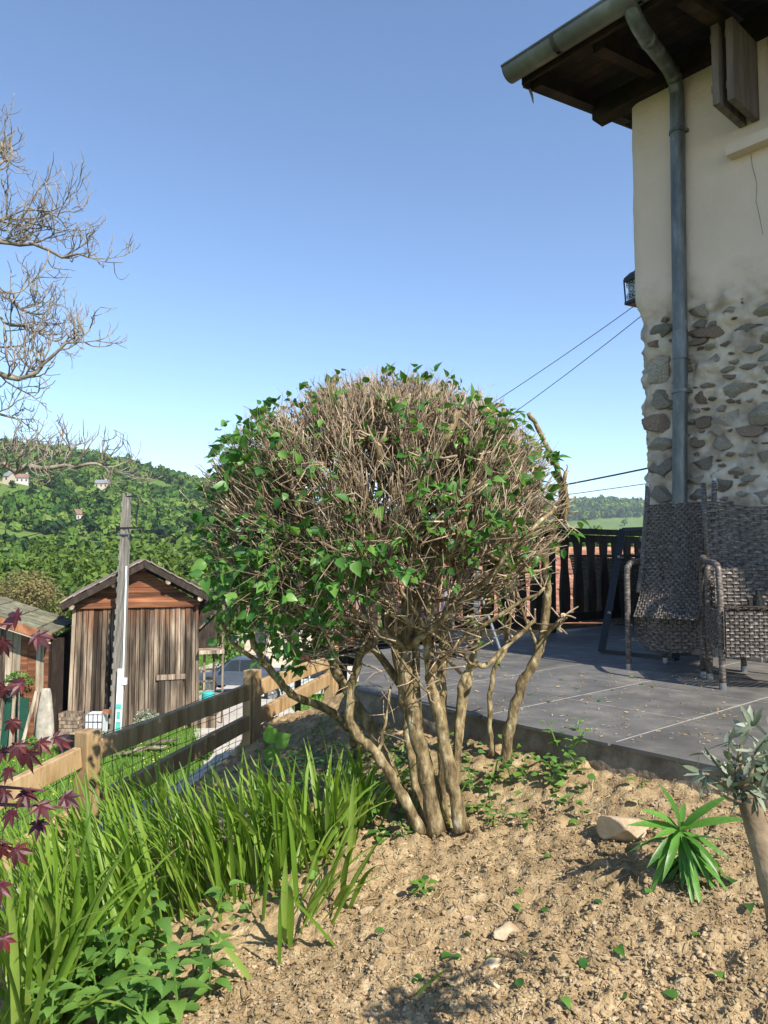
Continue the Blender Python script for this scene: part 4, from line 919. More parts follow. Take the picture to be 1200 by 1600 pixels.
# chair A: leans back to the wall, facing out
def ca(u0):
    def f(o, h): return np.stack([HC.x+TW.x*u0+TN.x*o, HC.y+TW.y*u0+TN.y*o, DZ+h], -1)
    return f
A0, A1 = .46, .915
chA = empty('wicker_chair', HL((A0+A1)/2,.75,DZ), 'high backed grey brown wicker chair with wire wound on its frame', 'chair', 'wicker garden chairs by the wall')
profA = [(.80,1.0),(.815,.88),(.845,.72),(.875,.58),(.915,.46),(.97,.36),(1.0,.32)]
mb = MB(); weave(mb, polysurf(profA, ca(A0+.035), ca(A1-.03)), 22, 40, .0048); mb.build('back_and_seat_weave', m_wicker, chA, smooth=True)
for u in (A0+.02, A1-.015):
    mb = MB(); pts = [HL(u,o,DZ+h) for o,h in [(.775,1.13),(.79,1.02)]+profA[1:5]]; mb.tube(smoothpts(pts,3), .0155, 10); sp = mb.build('back_post', m_wicker, chA, smooth=True)
    mb = MB(); t_ = HL(u,.775,DZ+1.13); mb.tube([t_-Vector((0,0,.06)), t_+Vector((0,0,.005))], .017, 10); mb.build('end_cap', m_steel, sp)
for u in (A0-.02, A1+.02):
    mb = MB(); mb.tube(smoothpts([HL(u,.97,DZ+.01), HL(u,.97,DZ+.55), HL(u,.95,DZ+.62), HL(u,.90,DZ+.645), HL(u,.62,DZ+.66), HL(u,.56,DZ+.62), HL(u,.54,DZ+.02)],4), .017, 10); fr_ = mb.build('side_frame', m_wicker, chA, smooth=True)
    for o_ in (.97,.54): mb = MB(); mb.tube([HL(u,o_,DZ), HL(u,o_,DZ+.035)], .0185, 10); mb.build('foot', m_steel, fr_)
mb = MB(); weave(mb, lambda u,v: np.stack([HC.x+TW.x*(A0+.0+(A1-A0)*u)+TN.x*.93, HC.y+TW.y*(A0+(A1-A0)*u)+TN.y*.93, DZ+.33-v*(.16+.05*np.sin(math.pi*u))], -1), 19, 10, .004); mb.build('apron', m_wicker, chA, smooth=True)
mb = MB(); weave(mb, lambda u,v: np.stack([HC.x+TW.x*A1+TN.x*(.93-.48*u), HC.y+TW.y*A1+TN.y*(.93-.48*u), DZ+.42-v*.26], -1), 16, 14, .004); mb.build('side_apron', m_wicker, chA, smooth=True)
mb = MB(); cc_ = HL(A1-.015,.78,DZ+1.06); mb.tube([cc_+Vector((.024*math.cos(t)*(1.0+.3*math.sin(t*.7)),.024*math.sin(t),-.05+.011*t/1.2)) for t in np.linspace(0,30,140)][:90], .0028, 5); mb.tube([cc_+Vector((.045*math.cos(t)-.01,.03*math.sin(t),-.075+.006*math.sin(3*t))) for t in np.linspace(0,6.5,30)], .0028, 5); mb.build('wound_wire', m_steel, chA, smooth=True)
# chair B: beside it, facing the garden
B0 = Vector((1.83,4.20,0)); bxd = Vector((.985,-.17,0)); bfd = Vector((-.17,-.985,0))
def cb_(u, f, h): p = B0+bxd*u+bfd*f; return Vector((p.x,p.y,DZ+h))
chB = empty('wicker_chair', cb_(.28,.25,0), 'grey brown wicker armchair half in sun, standing beside the wire wound chair', 'chair', 'wicker garden chairs by the wall')
def wsurf(p00, p10, p01, p11):
    a, b, c, d = [np.array(tuple(q_)) for q_ in (p00,p10,p01,p11)]
    return lambda u,v: (a+(b-a)*u[:,None])*(1-v)[:,None]+(c+(d-c)*u[:,None])*v[:,None]
def bback(u, v):
    f = -.02+.14*v**1.6; h = .98-.60*v+.035*np.cos(u*math.pi*2)*(1-v)*.5; uu = .0+.56*u
    return np.stack([B0.x+bxd.x*uu+bfd.x*f, B0.y+bxd.y*uu+bfd.y*f, DZ+h], -1)
mb = MB(); weave(mb, bback, 15, 28, .0055); mb.build('back_weave', m_wicker, chB, smooth=True)
mb = MB(); weave(mb, wsurf(cb_(-.02,.42,.40),cb_(.58,.42,.40),cb_(-.02,.42,.17),cb_(.58,.42,.17)), 26, 14, .004); mb.build('front_apron', m_wicker, chB, smooth=True)
mb = MB(); weave(mb, wsurf(cb_(-.0,.12,.41),cb_(.56,.12,.41),cb_(-.0,.42,.41),cb_(.56,.42,.41)), 18, 18, .004); mb.build('seat', m_wicker, chB, smooth=True)
mb = MB(); weave(mb, wsurf(cb_(-.03,.04,.40),cb_(-.03,.42,.40),cb_(-.03,.04,.20),cb_(-.03,.42,.20)), 14, 9, .0045); mb.build('side_apron', m_wicker, chB, smooth=True)
mb = MB(); weave(mb, wsurf(cb_(.0,.14,.62),cb_(.6,.14,.62),cb_(.0,.16,.42),cb_(.6,.16,.42)), 18, 11, .0045); mb.build('lumbar_weave', m_wicker, chB, smooth=True)
for u in (-.035,.60):
    mb = MB(); mb.tube(smoothpts([cb_(u,.39,.0), cb_(u,.385,.42), cb_(u,.375,.57), cb_(u,.33,.635), cb_(u,.12,.65), cb_(u,.03,.62), cb_(u,.0,.02)],4), .017, 10); fr_ = mb.build('side_frame', m_wicker, chB, smooth=True)
    for f_ in (.39,.0): mb = MB(); mb.tube([cb_(u,f_,0), cb_(u,f_,.035)], .0185, 10); mb.build('foot', m_steel, fr_)
for u in (.0,.57):
    mb = MB(); mb.tube([cb_(u,-.04,1.1), cb_(u,-.02,.9), cb_(u,.06,.42)], .015, 10); mb.build('back_post', m_wicker, chB, smooth=True)
c = cb_(.16,.34,.425); mb = MB(); mb.lathe([(0,0),(.032,0),(.032,.03),(.022,.035),(.022,.05),(.012,.055),(.012,.075),(0,.075)], c, 14); mb.box(c+Vector((-.035,0,.016)),(.03,.02,.03)); tag(mb.build('plastic_fitting', m_black), 'small black plastic fitting left on the wicker armchair seat', 'fitting')
# dark wicker bench near the railing
bw = empty('wicker_bench', DK(945,990), 'dark flared wicker bench standing in shade against the terrace railing', 'bench')
b0 = DK(903,972); wdx = Vector((TW.x,TW.y,0)); dpx = Vector((TG.x,TG.y,0)); 
def bq(u, dd, h): fl = .05*(h/.68)**2; return b0+wdx*(u+(fl if u > .5 else -fl)*1.0)+dpx*(dd+(0 if dd < .3 else fl))-dpx*(fl if dd < .3 else 0)+Vector((0,0,h))
def bsurf(u0,d0,u1,d1):
    def f(u, v):
        out = []
        for a_, b__ in zip(u, v): out.append(tuple(bq(u0,d0,.69*(1-b__)+.01).lerp(bq(u1,d1,.69*(1-b__)+.01), float(a_))))
        return np.array(out)
    return f
for nm, s4_, n4 in (('front_weave',(0,0,.95,0),22),('side_weave',(0,.62,0,0),14),('side_weave',(.95,0,.95,.62),14)):
    mb = MB(); weave(mb, bsurf(*s4_), n4, 26, .004, sub=3); mb.build(nm, m_wicker_dark, bw, smooth=True)
mb = MB(); mb.add([bq(.03,.03,.02),bq(.92,.03,.02),bq(.92,.6,.02),bq(.03,.6,.02),bq(.03,.03,.66),bq(.92,.03,.66),bq(.92,.6,.66),bq(.03,.6,.66)], np.array([(0,3,2,1),(4,5,6,7),(0,1,5,4),(1,2,6,5),(2,3,7,6),(3,0,4,7)])); mb.build('core', m_wicker_dark, bw)
mb = MB(); mb.tube([bq(0,0,.695),bq(.95,0,.695),bq(.95,.62,.695),bq(0,.62,.695),bq(0,0,.695)], .013, 6); mb.build('rim', m_wicker_dark, bw)
mb = MB(); mb.box(bq(.6,-.01,.012),(.06,.03,.02)); mb.build('foot', m_white, bw)
# leaning flat steel frame
fr0 = DK(940,1020); ff = empty('steel_trestle', fr0, 'black flat steel frame leaning between the wicker bench and the chair', 'trestle')
top = P(973,830,fr0.y+.38); rgt = Vector((TW.x,TW.y,0))*.55
for nm, a_, b__ in (('leg_bar',fr0,top),('leg_bar',fr0+rgt,top+rgt),('foot_bar',fr0,fr0+rgt),('top_bar',top,top+rgt)):
    mb = MB(); mb.bar(a_+Vector((0,0,.012)), b__+Vector((0,0,.012)), .05 if nm == 'leg_bar' else .028, .022, up=(-.3,-.9,.1)); mb.build(nm, m_black, ff)
for t_ in (.30,.76):
    c = fr0.lerp(top,t_); mb = MB(); mb.lathe([(0,.0),(.013,0),(.011,.010),(0,.012)], c+Vector((0,-.016,.012)), 10, Matrix.Rotation(R(90),4,'X')); mb.build('bolt', m_steel, ff)
# grey metal stand with wheels behind the shrub
s0 = DK(745,1028); sf = empty('folding_stand', s0, 'grey metal stand with diagonal strut and low wheeled base behind the shrub', 'stand')
mb = MB(); mb.bar(s0, s0+Vector((0,0,.70)), .036, .02, up=(0,1,0)); mb.build('upright', plain('grey_bar',(.12,.125,.13),.5,.4), sf)
mb = MB(); mb.tube([s0+Vector((.15,-.05,.06)), s0+Vector((.03,-.02,.42))], .011, 8); mb.build('strut', m_steel, sf)
mb = MB(); mb.box(s0+Vector((-.10,.1,.14)),(.24,.36,.04)); mb.build('platform', m_black, sf)
for dx in (-.18,-.02):
    for dy in (-.05,.24):
        mb = MB(); mb.lathe([(0,-.015),(.035,-.015),(.035,.015),(0,.015)], s0+Vector((dx,dy,.05)), 12, Matrix.Rotation(R(90),4,'Y')); mb.bar(s0+Vector((dx,dy,.05)), s0+Vector((dx,dy,.13)), .02,.02, up=(0,1,0)); mb.build('wheel', m_black, sf)
mb = MB(); v, f = lump(2,.12,5); mb.add(v*np.array([[.05,.05,.14]])+np.array(tuple(s0+Vector((-.18,.1,.32)))), f); mb.build('grey_cover', plain('grey_cloth',(.30,.31,.33),.9), sf, smooth=True)

# ------------------------------------------------------------------ leaf shapes (local X = length, Z = up)
def leafmesh(name, outline, m, fold=.25, droop=.25, wave=.0, nseg=None):
    """outline: [(x, halfwidth)...] from base to tip, unit length"""
    rows = []
    for i, (x, h) in enumerate(outline):
        z = -droop*x*x; wv = wave*math.sin(i*2.1)
        rows.append([(x, -h, z+fold*h+wv), (x, 0, z), (x, h, z+fold*h-wv)])
    mb = MB(); mb.grid(np.array(rows)); me = mb.mesh(name); me.materials.append(m)
    me.polygons.foreach_set('use_smooth', np.ones(len(me.polygons), bool)); return me
LIL = [(0,.02),(.06,.20),(.18,.34),(.36,.38),(.56,.30),(.78,.15),(.92,.05),(1,.0)]
lil = [leafmesh('leaf', LIL, m_lilac, f_, d_) for f_, d_ in ((.15,.15),(.45,.3),(.25,.5),(.6,.1))]
NET = [(0,.02),(.05,.17),(.09,.15),(.16,.27),(.20,.24),(.29,.32),(.33,.28),(.42,.32),(.46,.27),(.56,.28),(.60,.22),(.70,.21),(.74,.15),(.84,.12),(.88,.07),(1,.0)]
net = [leafmesh('leaf', NET, m_nettle, f_, d_) for f_, d_ in ((.2,.3),(.4,.5))]
BRB = [(0,.03),(.08,.22),(.25,.36),(.45,.40),(.65,.33),(.82,.18),(.95,.05),(1,0)]
brb = [leafmesh('leaf', BRB, m_lime, f_, d_) for f_, d_ in ((.12,.15),(.3,.3))]
LAN = [(0,.012),(.12,.035),(.3,.062),(.5,.072),(.7,.058),(.88,.028),(1,0)]
lan_ = [leafmesh('leaf', LAN, m_lance, .35, d_) for d_ in (.35,.7,.15)]
OLV = [(0,.02),(.2,.09),(.5,.125),(.8,.08),(1,0)]
olv = [leafmesh('leaf', OLV, m_olive, .25, d_) for d_ in (.05,.25)]
def leafgeo(me):
    v = np.empty(len(me.vertices)*3, np.float32); me.vertices.foreach_get('co', v); return v.reshape(-1,3).astype(float), np.array([p.vertices[:] for p in me.polygons])

# ------------------------------------------------------------------ the clipped shrub
SC = Vector((-.005, 2.78, .12)); SRX, SRY, SRU, SRD = .66, .62, .535, .62
def srad(v):      # normalised radius, v relative to centre (N,3)
    z = v[:,2]; rz = np.where(z > 0, SRU, SRD); return np.sqrt((v[:,0]/SRX)**2+(v[:,1]/SRY)**2+(z/rz)**2)
base_pt = G(690,1285)
shrub = empty('clipped_shrub', base_pt, 'large hard clipped lilac shrub with bare tangled twigs and several crooked stems', 'shrub')
STEMS = [
 ([(683,1285,2.62),(662,1195,2.62),(646,1120,2.64),(633,1045,2.66),(630,985,2.68),(640,930,2.70),(646,870,2.74),(640,800,2.78)], .040,.022),
 ([(722,1283,2.58),(702,1200,2.58),(686,1120,2.60),(673,1060,2.62),(668,1000,2.64),(674,940,2.66),(690,870,2.68),(700,800,2.7)], .032,.018),
 ([(660,1288,2.62),(622,1232,2.60),(592,1182,2.60),(560,1150,2.60),(546,1120,2.60),(548,1080,2.60),(560,1030,2.60),(572,990,2.62),(578,930,2.64),(566,860,2.66)], .024,.016),
 ([(790,1192,2.98),(796,1140,2.96),(815,1072,2.95),(840,1022,2.95),(850,985,2.95),(856,930,2.94),(852,880,2.92),(862,830,2.9),(878,790,2.88),(872,740,2.86),(850,690,2.84),(826,645,2.82)], .030,.011),
 ([(768,1168,3.0),(764,1100,3.0),(774,1045,3.0),(792,1000,2.98),(778,930,2.95),(766,880,2.9)], .014,.009),
 ([(712,1210,2.7),(717,1110,2.7),(724,1062,2.7),(738,1040,2.7),(762,1038,2.7),(792,1008,2.72),(836,968,2.74)], .019,.009),
 ([(698,1265,2.72),(692,1180,2.74),(690,1100,2.76),(692,1000,2.8),(706,930,2.82),(730,850,2.86),(742,780,2.9)], .028,.018),
 ([(655,1270,2.74),(636,1120,2.84),(616,1010,2.9),(600,930,2.94),(590,840,2.98)], .026,.018),
 ([(560,1172,3.45),(545,1140,3.35),(513,1108,3.2),(467,1091,3.08),(439,1068,2.98),(411,1031,2.96),(392,993,2.92),(378,940,2.88),(370,880,2.84)], .026,.013),
 ([(640,1262,2.80),(575,1130,2.90),(527,1052,2.92),(517,1010,2.92),(508,970,2.90),(490,900,2.88),(470,840,2.86)], .030,.017),
 ([(668,1270,2.8),(652,1130,2.95),(650,1000,3.05),(655,900,3.1),(650,800,3.12)], .030,.018),
 ([(705,1255,2.82),(720,1120,2.95),(745,1000,3.0),(775,900,3.02),(790,800,3.0)], .024,.014),
 ([(672,1250,2.8),(640,1100,2.9),(560,990,2.95),(470,930,3.0),(420,870,3.0)], .024,.013),
]
nodesP = []; nodesR = []; stem_objs = []
for pts, r0, r1 in STEMS:
    r0 *= .80; r1 *= .80
    p = [P(*q_) for q_ in pts]; p[0].z -= .03; p = smoothpts(p, 5)
    jit = [Vector((0,0,0))]+[rv(.0045) for _ in p[1:]]
    p = [a_+b__ for a_, b__ in zip(p, jit)]; n_ = len(p); rad = [(r0+(r1-r0)*(i/(n_-1))**.8)*(1+.10*math.sin(i*2.3+r0*900)+random.uniform(-.05,.05)) for i in range(n_)]
    rad[0] *= 1.35; rad[1] *= 1.12
    mb = MB(); mb.tube(p, rad, 12); stem_objs.append(mb.build('stem', m_bark, shrub, smooth=True))
    for i, q_ in enumerate(p):
        if i > n_*.42: nodesP.append(tuple(q_)); nodesR.append(rad[i])
nodesP = np.array(nodesP); nodesR = np.array(nodesR)
rs = np.random.default_rng(11)
from mathutils.kdtree import KDTree
C_ = np.array(tuple(SC))
def add_nodes(p, r):
    global nodesP, nodesR
    nodesP = np.vstack([nodesP, np.array(p)]); nodesR = np.concatenate([nodesR, r])
def grow(k, rlo, rhi, rmin, rmax, kink, mb, side, cutmb=None, maxlen=.6, zlow=-.9):
    d = nz(rs.normal(size=(k,3))); d[:,2] = np.where(d[:,2] < zlow, -d[:,2], d[:,2]); rr = rs.uniform(rlo, rhi, k)
    newP, newR = [], []; nrad = srad(nodesP-C_); kd = KDTree(len(nodesP))
    for i, p in enumerate(nodesP): kd.insert(p, i)
    kd.balance()
    for i in range(k):
        if d[i,2] < -.25 and rs.random() < .45: continue
        s = np.array([SRX, SRY, SRU if d[i,2] > 0 else SRD]); tgt = C_+d[i]*s*rr[i]; best = None
        for co, j, ds in kd.find_n(tgt, 24):
            if ds < .03: continue
            c = ds+.9*max(0, nrad[j]-rr[i]+.06)+.25*max(0, nodesP[j,2]-tgt[2]+.02)+rs.uniform(0,.04)
            if best is None or c < best[0]: best = (c, j)
        if best is None: continue
        j = best[1]; a_ = nodesP[j]; L = np.linalg.norm(tgt-a_)
        if L > maxlen: tgt = a_+(tgt-a_)*maxlen/L; L = maxlen
        out = nz(a_-C_+np.array((0,0,.25))); m_ = (a_+tgt)/2-out*L*.10*rs.uniform(-.5,1)+rs.normal(size=3)*kink*L
        m1 = a_*.6+m_*.4+rs.normal(size=3)*kink*L*.4; m2 = tgt*.45+m_*.55+rs.normal(size=3)*kink*L*.5
        r_0 = min(rs.uniform(rmin,rmax), nodesR[j]*.85); r_1 = r_0*rs.uniform(.5,.75)
        mb.tube([a_, m1, m2, tgt], [r_0, r_0*.92, (r_0+r_1)/2, r_1], side)
        newP += [m1, m2, tgt]; newR += [r_0*.92, (r_0+r_1)/2, r_1]
        if cutmb is not None and rs.random() < .5:
            t_ = nz(tgt-m2); cutmb.tube([tgt-t_*.003, tgt+t_*.0015], r_1*1.06, side)
    add_nodes(newP, newR)
FOC = np.array((.03, 2.76, -.42))
def spray(k, nlo, nhi, rend, l0, l1, rmin, rmax, mb, side, spread, cutmb=None):
    """short shoots set on existing wood, running outward and clipped at the shrub's surface"""
    nrad = srad(nodesP-C_); idx = np.nonzero((nrad > nlo) & (nrad < nhi))[0]; newP, newR = [], []
    for j in rs.choice(idx, k):
        a_ = nodesP[j]
        if a_[2] < SC.z-.30 and rs.random() < .72: continue
        out = nz(a_-FOC); d = nz(out+rs.normal(size=3)*spread); L = rs.uniform(l0,l1); e = a_+d*L; re = srad((e-C_)[None])[0]; dn = nz(e-C_); lim = rend*(1+.10*float(fbm(dn[0]*2.2+dn[1]*1.3+9, dn[2]*2.2-dn[1]*1.1+5, 3, 61)))+rs.normal()*.03
        if re > lim:
            na = nrad[j]; f = (lim-na)/max(re-na,1e-3)
            if f < .12: continue
            e = a_+d*L*min(f,1); L *= min(f,1)
        m_ = a_*.5+e*.5+rs.normal(size=3)*L*.09; r_0 = min(rs.uniform(rmin,rmax), nodesR[j]*.85); r_1 = r_0*.5
        mb.tube([a_, m_, e], [r_0, r_0*.88, r_1], side); newP += [m_, e]; newR += [r_0*.88, r_1]
        if cutmb is not None and rs.random() < .45:
            t_ = nz(e-m_); cutmb.tube([e-t_*.002, e+t_*.0015], r_1*1.05, side)
    add_nodes(newP, newR)
cutmb = MB()
mbl = MB(); grow(70, .40, .70, .010, .016, .10, mbl, 8, zlow=-.4); mbl.build('limbs', m_bark, shrub, smooth=True)['kind'] = 'stuff'
mb2 = MB(); grow(320, .60, .95, .005, .010, .10, mb2, 6, cutmb, zlow=-.5); mb2.build('branches', m_bark, shrub, smooth=True)['kind'] = 'stuff'
mb3 = MB(); grow(1500, .70, 1.0, .0026, .0046, .11, mb3, 5, cutmb, maxlen=.30)
spray(2600, .30, .72, .95, .10, .26, .0022, .0040, mb3, 4, .45, None)
spray(3600, .55, .95, 1.02, .08, .24, .0018, .0033, mb3, 4, .30, cutmb)
spray(4200, .70, 1.0, 1.05, .05, .15, .0012, .0023, mb3, 4, .38, None)
spray(1700, .80, 1.0, 1.10, .05, .15, .0010, .0018, mb3, 4, .28, None)
# leafy, twiggy left skirt on the low left limbs
npx = None
def lowleft(k, l0, l1, rmin, rmax):
    q2 = topx(nodesP); idx = np.nonzero((q2[:,0] > 335) & (q2[:,0] < 545) & (q2[:,1] > 850) & (q2[:,1] < 1035))[0]; nP, nR = [], []
    for j in rs.choice(idx, k):
        a_ = nodesP[j]; d = nz(rs.normal(size=3)+np.array((-.35,0,.15))); L = rs.uniform(l0,l1); e = a_+d*L; m_ = (a_+e)/2+rs.normal(size=3)*L*.1; r_0 = min(rs.uniform(rmin,rmax), nodesR[j]*.85)
        px_ = topx(e[None])[0]
        if px_[0] < 322 or px_[1] > 1062: continue
        mb3.tube([a_,m_,e], [r_0,r_0*.9,r_0*.65], 4); nP += [m_,e]; nR += [r_0*.9,r_0*.65]
    add_nodes(nP, nR); return np.array(nP)
def topx(p):  # world -> photo pixel (for choosing where leaves grow only)
    c, s = math.cos(PITCH), math.sin(PITCH); zc = p[:,1]*c+p[:,2]*s; yc = -p[:,1]*s+p[:,2]*c
    return np.stack([600+F*p[:,0]/zc, 800-F*yc/zc], -1)
lowleft(160, .08, .22, .003, .006); lowleft(420, .06, .18, .0018, .0034); skirt = lowleft(900, .05, .14, .0013, .0024)
tw = mb3.build('twigs', m_twig, shrub, smooth=True); tw['kind'] = 'stuff'
# a few heavier sawn branches and long bare shoots set in front
EX = [([(668,1060,2.6),(720,1000,2.55),(790,955,2.50),(850,920,2.48)],.010,.005),([(640,1010,2.6),(700,960,2.5),(760,905,2.42),(812,845,2.36),(868,790,2.4)],.013,.006),
 ([(630,1010,2.64),(560,960,2.5),(500,900,2.4),(440,860,2.35)],.010,.005),([(672,1000,2.6),(640,940,2.45),(560,860,2.35)],.008,.004),([(720,1052,2.7),(650,980,2.55),(560,905,2.4),(500,860,2.35)],.007,.004),
 ([(742,1040,2.68),(690,1000,2.56),(600,960,2.46)],.006,.003),([(716,820,2.5),(714,785,2.46)],.014,.013),([(592,720,2.32),(591,694,2.30)],.013,.012),([(650,760,2.4),(690,700,2.35),(716,640,2.4)],.016,.012),
 ([(850,990,2.95),(870,975,2.9),(880,962,2.88)],.012,.009),([(790,1000,2.98),(800,940,2.9),(780,870,2.85)],.008,.004),([(840,1022,2.95),(800,900,2.9),(770,830,2.86)],.007,.004),
 ([(590,1180,2.6),(602,1130,2.62),(612,1070,2.64)],.007,.004),([(560,1030,2.6),(600,1000,2.58),(640,1050,2.56),(668,1085,2.55)],.006,.004),([(700,880,2.5),(730,790,2.4),(742,700,2.4),(760,640,2.45)],.014,.010),([(500,900,2.5),(470,800,2.4),(440,720,2.42)],.010,.006),([(420,1045,2.96),(350,985,2.9),(335,900,2.85)],.010,.005),([(862,830,2.9),(885,800,2.86),(882,740,2.84)],.012,.008)]
for pts, r0, r1 in EX:
    p = smoothpts([P(*q_) for q_ in pts], 4); p = [p[0]]+[q_+rv(.006) for q_ in p[1:]]; n_ = len(p); mb = MB(); mb.tube(p, [r0+(r1-r0)*i/(n_-1) for i in range(n_)], 8); br = mb.build('branch', m_bark, shrub, smooth=True)
    t_ = (p[-1]-p[-2]).normalized(); cutmb.tube([p[-1]-t_*.002, p[-1]+t_*.002], r1*1.03, 8)
    for q_ in p[2:]:
        for _ in range(2):
            e = q_+rv(1).normalized()*random.uniform(.03,.10); mb = MB(); mb.tube([q_, q_.lerp(e,.5)+rv(.006), e], [r1*.45,r1*.38,r1*.28], 5); mb.build('spur', m_twig, br, smooth=True)
cut = cutmb.build('cut_ends', m_cut, shrub); cut['kind'] = 'stuff'
# leaves: clusters where the photograph shows green, then a thin scatter
nr = srad(nodesP-C_); cand = nodesP[(nr > .66)]
CL = [(430,640,60,30),(380,700,55,50),(350,760,50,30),(350,880,60,55),(400,960,70,60),(480,720,50,22),(540,700,45,16),(700,600,35,14),(740,640,50,22),(790,660,55,28),(700,700,60,22),(740,820,60,50),(690,770,50,34),(650,790,45,20),(780,760,60,34),(830,700,45,20),(560,870,50,18),(520,860,40,16),(460,830,60,26),(600,620,60,14),(840,770,50,20),(620,880,60,18),(330,830,40,34),(440,900,60,34),(520,930,50,18),(760,870,60,22),(800,840,50,16),(590,660,60,14),(470,980,60,20),(680,860,60,22),(420,760,60,26)]
def topx(p):  # world -> photo pixel (for choosing candidates only)
    c, s = math.cos(PITCH), math.sin(PITCH); zc = p[:,1]*c+p[:,2]*s; yc = -p[:,1]*s+p[:,2]*c
    return np.stack([600+F*p[:,0]/zc, 800-F*yc/zc], -1)
cpx = topx(cand); lv = []
for (cx, cy, rad_, n_) in CL:
    d2 = np.hypot(cpx[:,0]-cx, cpx[:,1]-cy); w2 = np.exp(-(d2/rad_)**2)*np.where(cand[:,1] < SC.y+.1, 1, .25); w2 /= w2.sum()
    lv += list(rs.choice(len(cand), n_, p=w2))
lv += list(rs.integers(0, len(cand), 460))
bk_ = np.nonzero((cand[:,1] > SC.y) | (cand[:,0] < SC.x-.25))[0]; lv += list(rs.choice(bk_, 520))
cand = np.vstack([cand, skirt]); lv += list(len(cand)-len(skirt)+rs.integers(0, len(skirt), 620)); big = 0; restmb = MB()
lv = [j for j in lv for _ in range(2 if rs.random() < .6 else 3)]
for n_, j in enumerate(lv):
    p = Vector(cand[j])+rv(.012); out = (p-SC).normalized(); dr = (out*.8+rv(.9)+Vector((0,0,-.15))).normalized(); up = (Vector((0,0,.8))+rv(.7)+out*.4).normalized()
    sz = random.uniform(.020,.044)*random.choice((.8,1,1,1.25)); Mx = frame(p+dr*.012, dr, up, sz); me = lil[n_%4]
    if p.y < SC.y+.1 and big < 300: put('leaf', me, Mx, shrub); big += 1
    else:
        v, f = leafgeo(me); M3 = np.array(Mx); restmb.add(v @ M3[:3,:3].T+M3[:3,3], f)
o = restmb.build('leaves', m_lilac, shrub, smooth=True); o['kind'] = 'stuff'
# ------------------------------------------------------------------ bare tree at the left
TD = 8.2
tb = P(-300,700,TD+.6); tb.z = float(gh(tb.x, tb.y))
bt = empty('bare_tree', tb, 'bare lichen grey tree reaching crooked leafless branches over the shed', 'tree')
tp_ = [tb-Vector((0,0,.2)), P(-310,900,TD+.6), P(-290,650,TD+.5), P(-270,450,TD+.4), P(-255,250,TD+.4), P(-230,60,TD+.3)]
mb = MB(); mb.tube(smoothpts(tp_,4), np.linspace(.26,.07,21), 12); mb.build('trunk', m_treebark, bt, smooth=True)
twm = MB(); rt_ = random.Random(5)
def crook(a, b, n, k, sag=0):
    out = [a]; L = (b-a).length
    for i in range(1, n): out.append(a.lerp(b, i/n)+Vector((rt_.gauss(0,k*L), rt_.gauss(0,k*L*.8), rt_.gauss(0,k*L))))
    out.append(b); return out
def twig(p, d, L, r, lev):
    n_ = 4; pts = [p]; cur = p; dd = d.copy()
    for i in range(n_):
        dd = (dd+Vector((rt_.gauss(0,.26), rt_.gauss(0,.22), rt_.gauss(0,.24)+.17))).normalized(); cur = cur+dd*(L/n_); pts.append(cur)
    twm.tube(pts, np.linspace(r, max(r*.6,.0030), n_+1), 5 if lev < 2 else 4)
    if lev >= 3: return
    for i in range(1, n_+1):
        for s in range(1):
            if rt_.random() < (.95 if lev < 2 else .75):
                q_ = (dd+Vector((rt_.gauss(0,.65), rt_.gauss(0,.6), rt_.gauss(.12,.65)))).normalized(); twig(pts[i], q_, L*rt_.uniform(.5,.78), max(r*.7,.0040), lev+1)
LIMBS = [([(-260,480),(-120,420),(0,386),(56,384),(124,401),(180,406)],.045),([(-270,640),(-100,590),(0,577),(56,592),(94,570),(131,540),(150,522)],.045),([(-280,780),(-140,740),(0,727),(50,733),(110,731),(160,726),(200,735)],.055),
 ([(-270,560),(-100,500),(0,491),(40,506),(90,520)],.032),([(-240,380),(-80,330),(0,298),(26,255),(36,225)],.034),([(-240,300),(-80,280),(0,262)],.03),([(-260,480),(-60,430),(30,455),(60,480),(95,490)],.026),([(-270,640),(-60,630),(20,640),(60,660)],.028),([(-280,760),(-120,790),(-30,800),(20,820)],.03),([(-250,420),(-90,380),(20,350),(70,330),(110,335)],.028),([(-270,660),(-110,690),(-20,680),(50,700)],.026),([(-280,800),(-140,850),(-50,850),(0,870)],.028),([(-240,330),(-110,350),(-10,365),(40,360)],.026),([(-270,600),(-90,545),(-10,540),(60,545)],.026)]
for pts, r in LIMBS:
    dz_ = rt_.uniform(-.5,.5); p = smoothpts([P(a_-26, b__, TD+.4+(dz_ if i else 0)) for i, (a_, b__) in enumerate(pts)], 3); p = [p[0]]+[q_+Vector((rt_.gauss(0,.02),rt_.gauss(0,.03),rt_.gauss(0,.025))) for q_ in p[1:]]
    n_ = len(p); rr = np.linspace(r, .010, n_); mb = MB(); mb.tube(p, rr, 8); mb.build('limb', m_treebark, bt, smooth=True)
    for i in range(3, n_):
        if p[i].x < P(-45,500,TD).x: continue
        for s in range(2):
            t_ = (p[min(i+1,n_-1)]-p[i-1]).normalized(); sd = Vector((rt_.gauss(0,.6),rt_.gauss(0,.6),rt_.choice((-1,1))*rt_.uniform(.3,1)))
            if rt_.random() < .72: twig(p[i], (t_*.8+sd*.6).normalized(), rt_.uniform(.25,.50), min(.011, rr[i]*.6), 1)
o = twm.build('twigs', m_treebark, bt, smooth=True); o['kind'] = 'stuff'

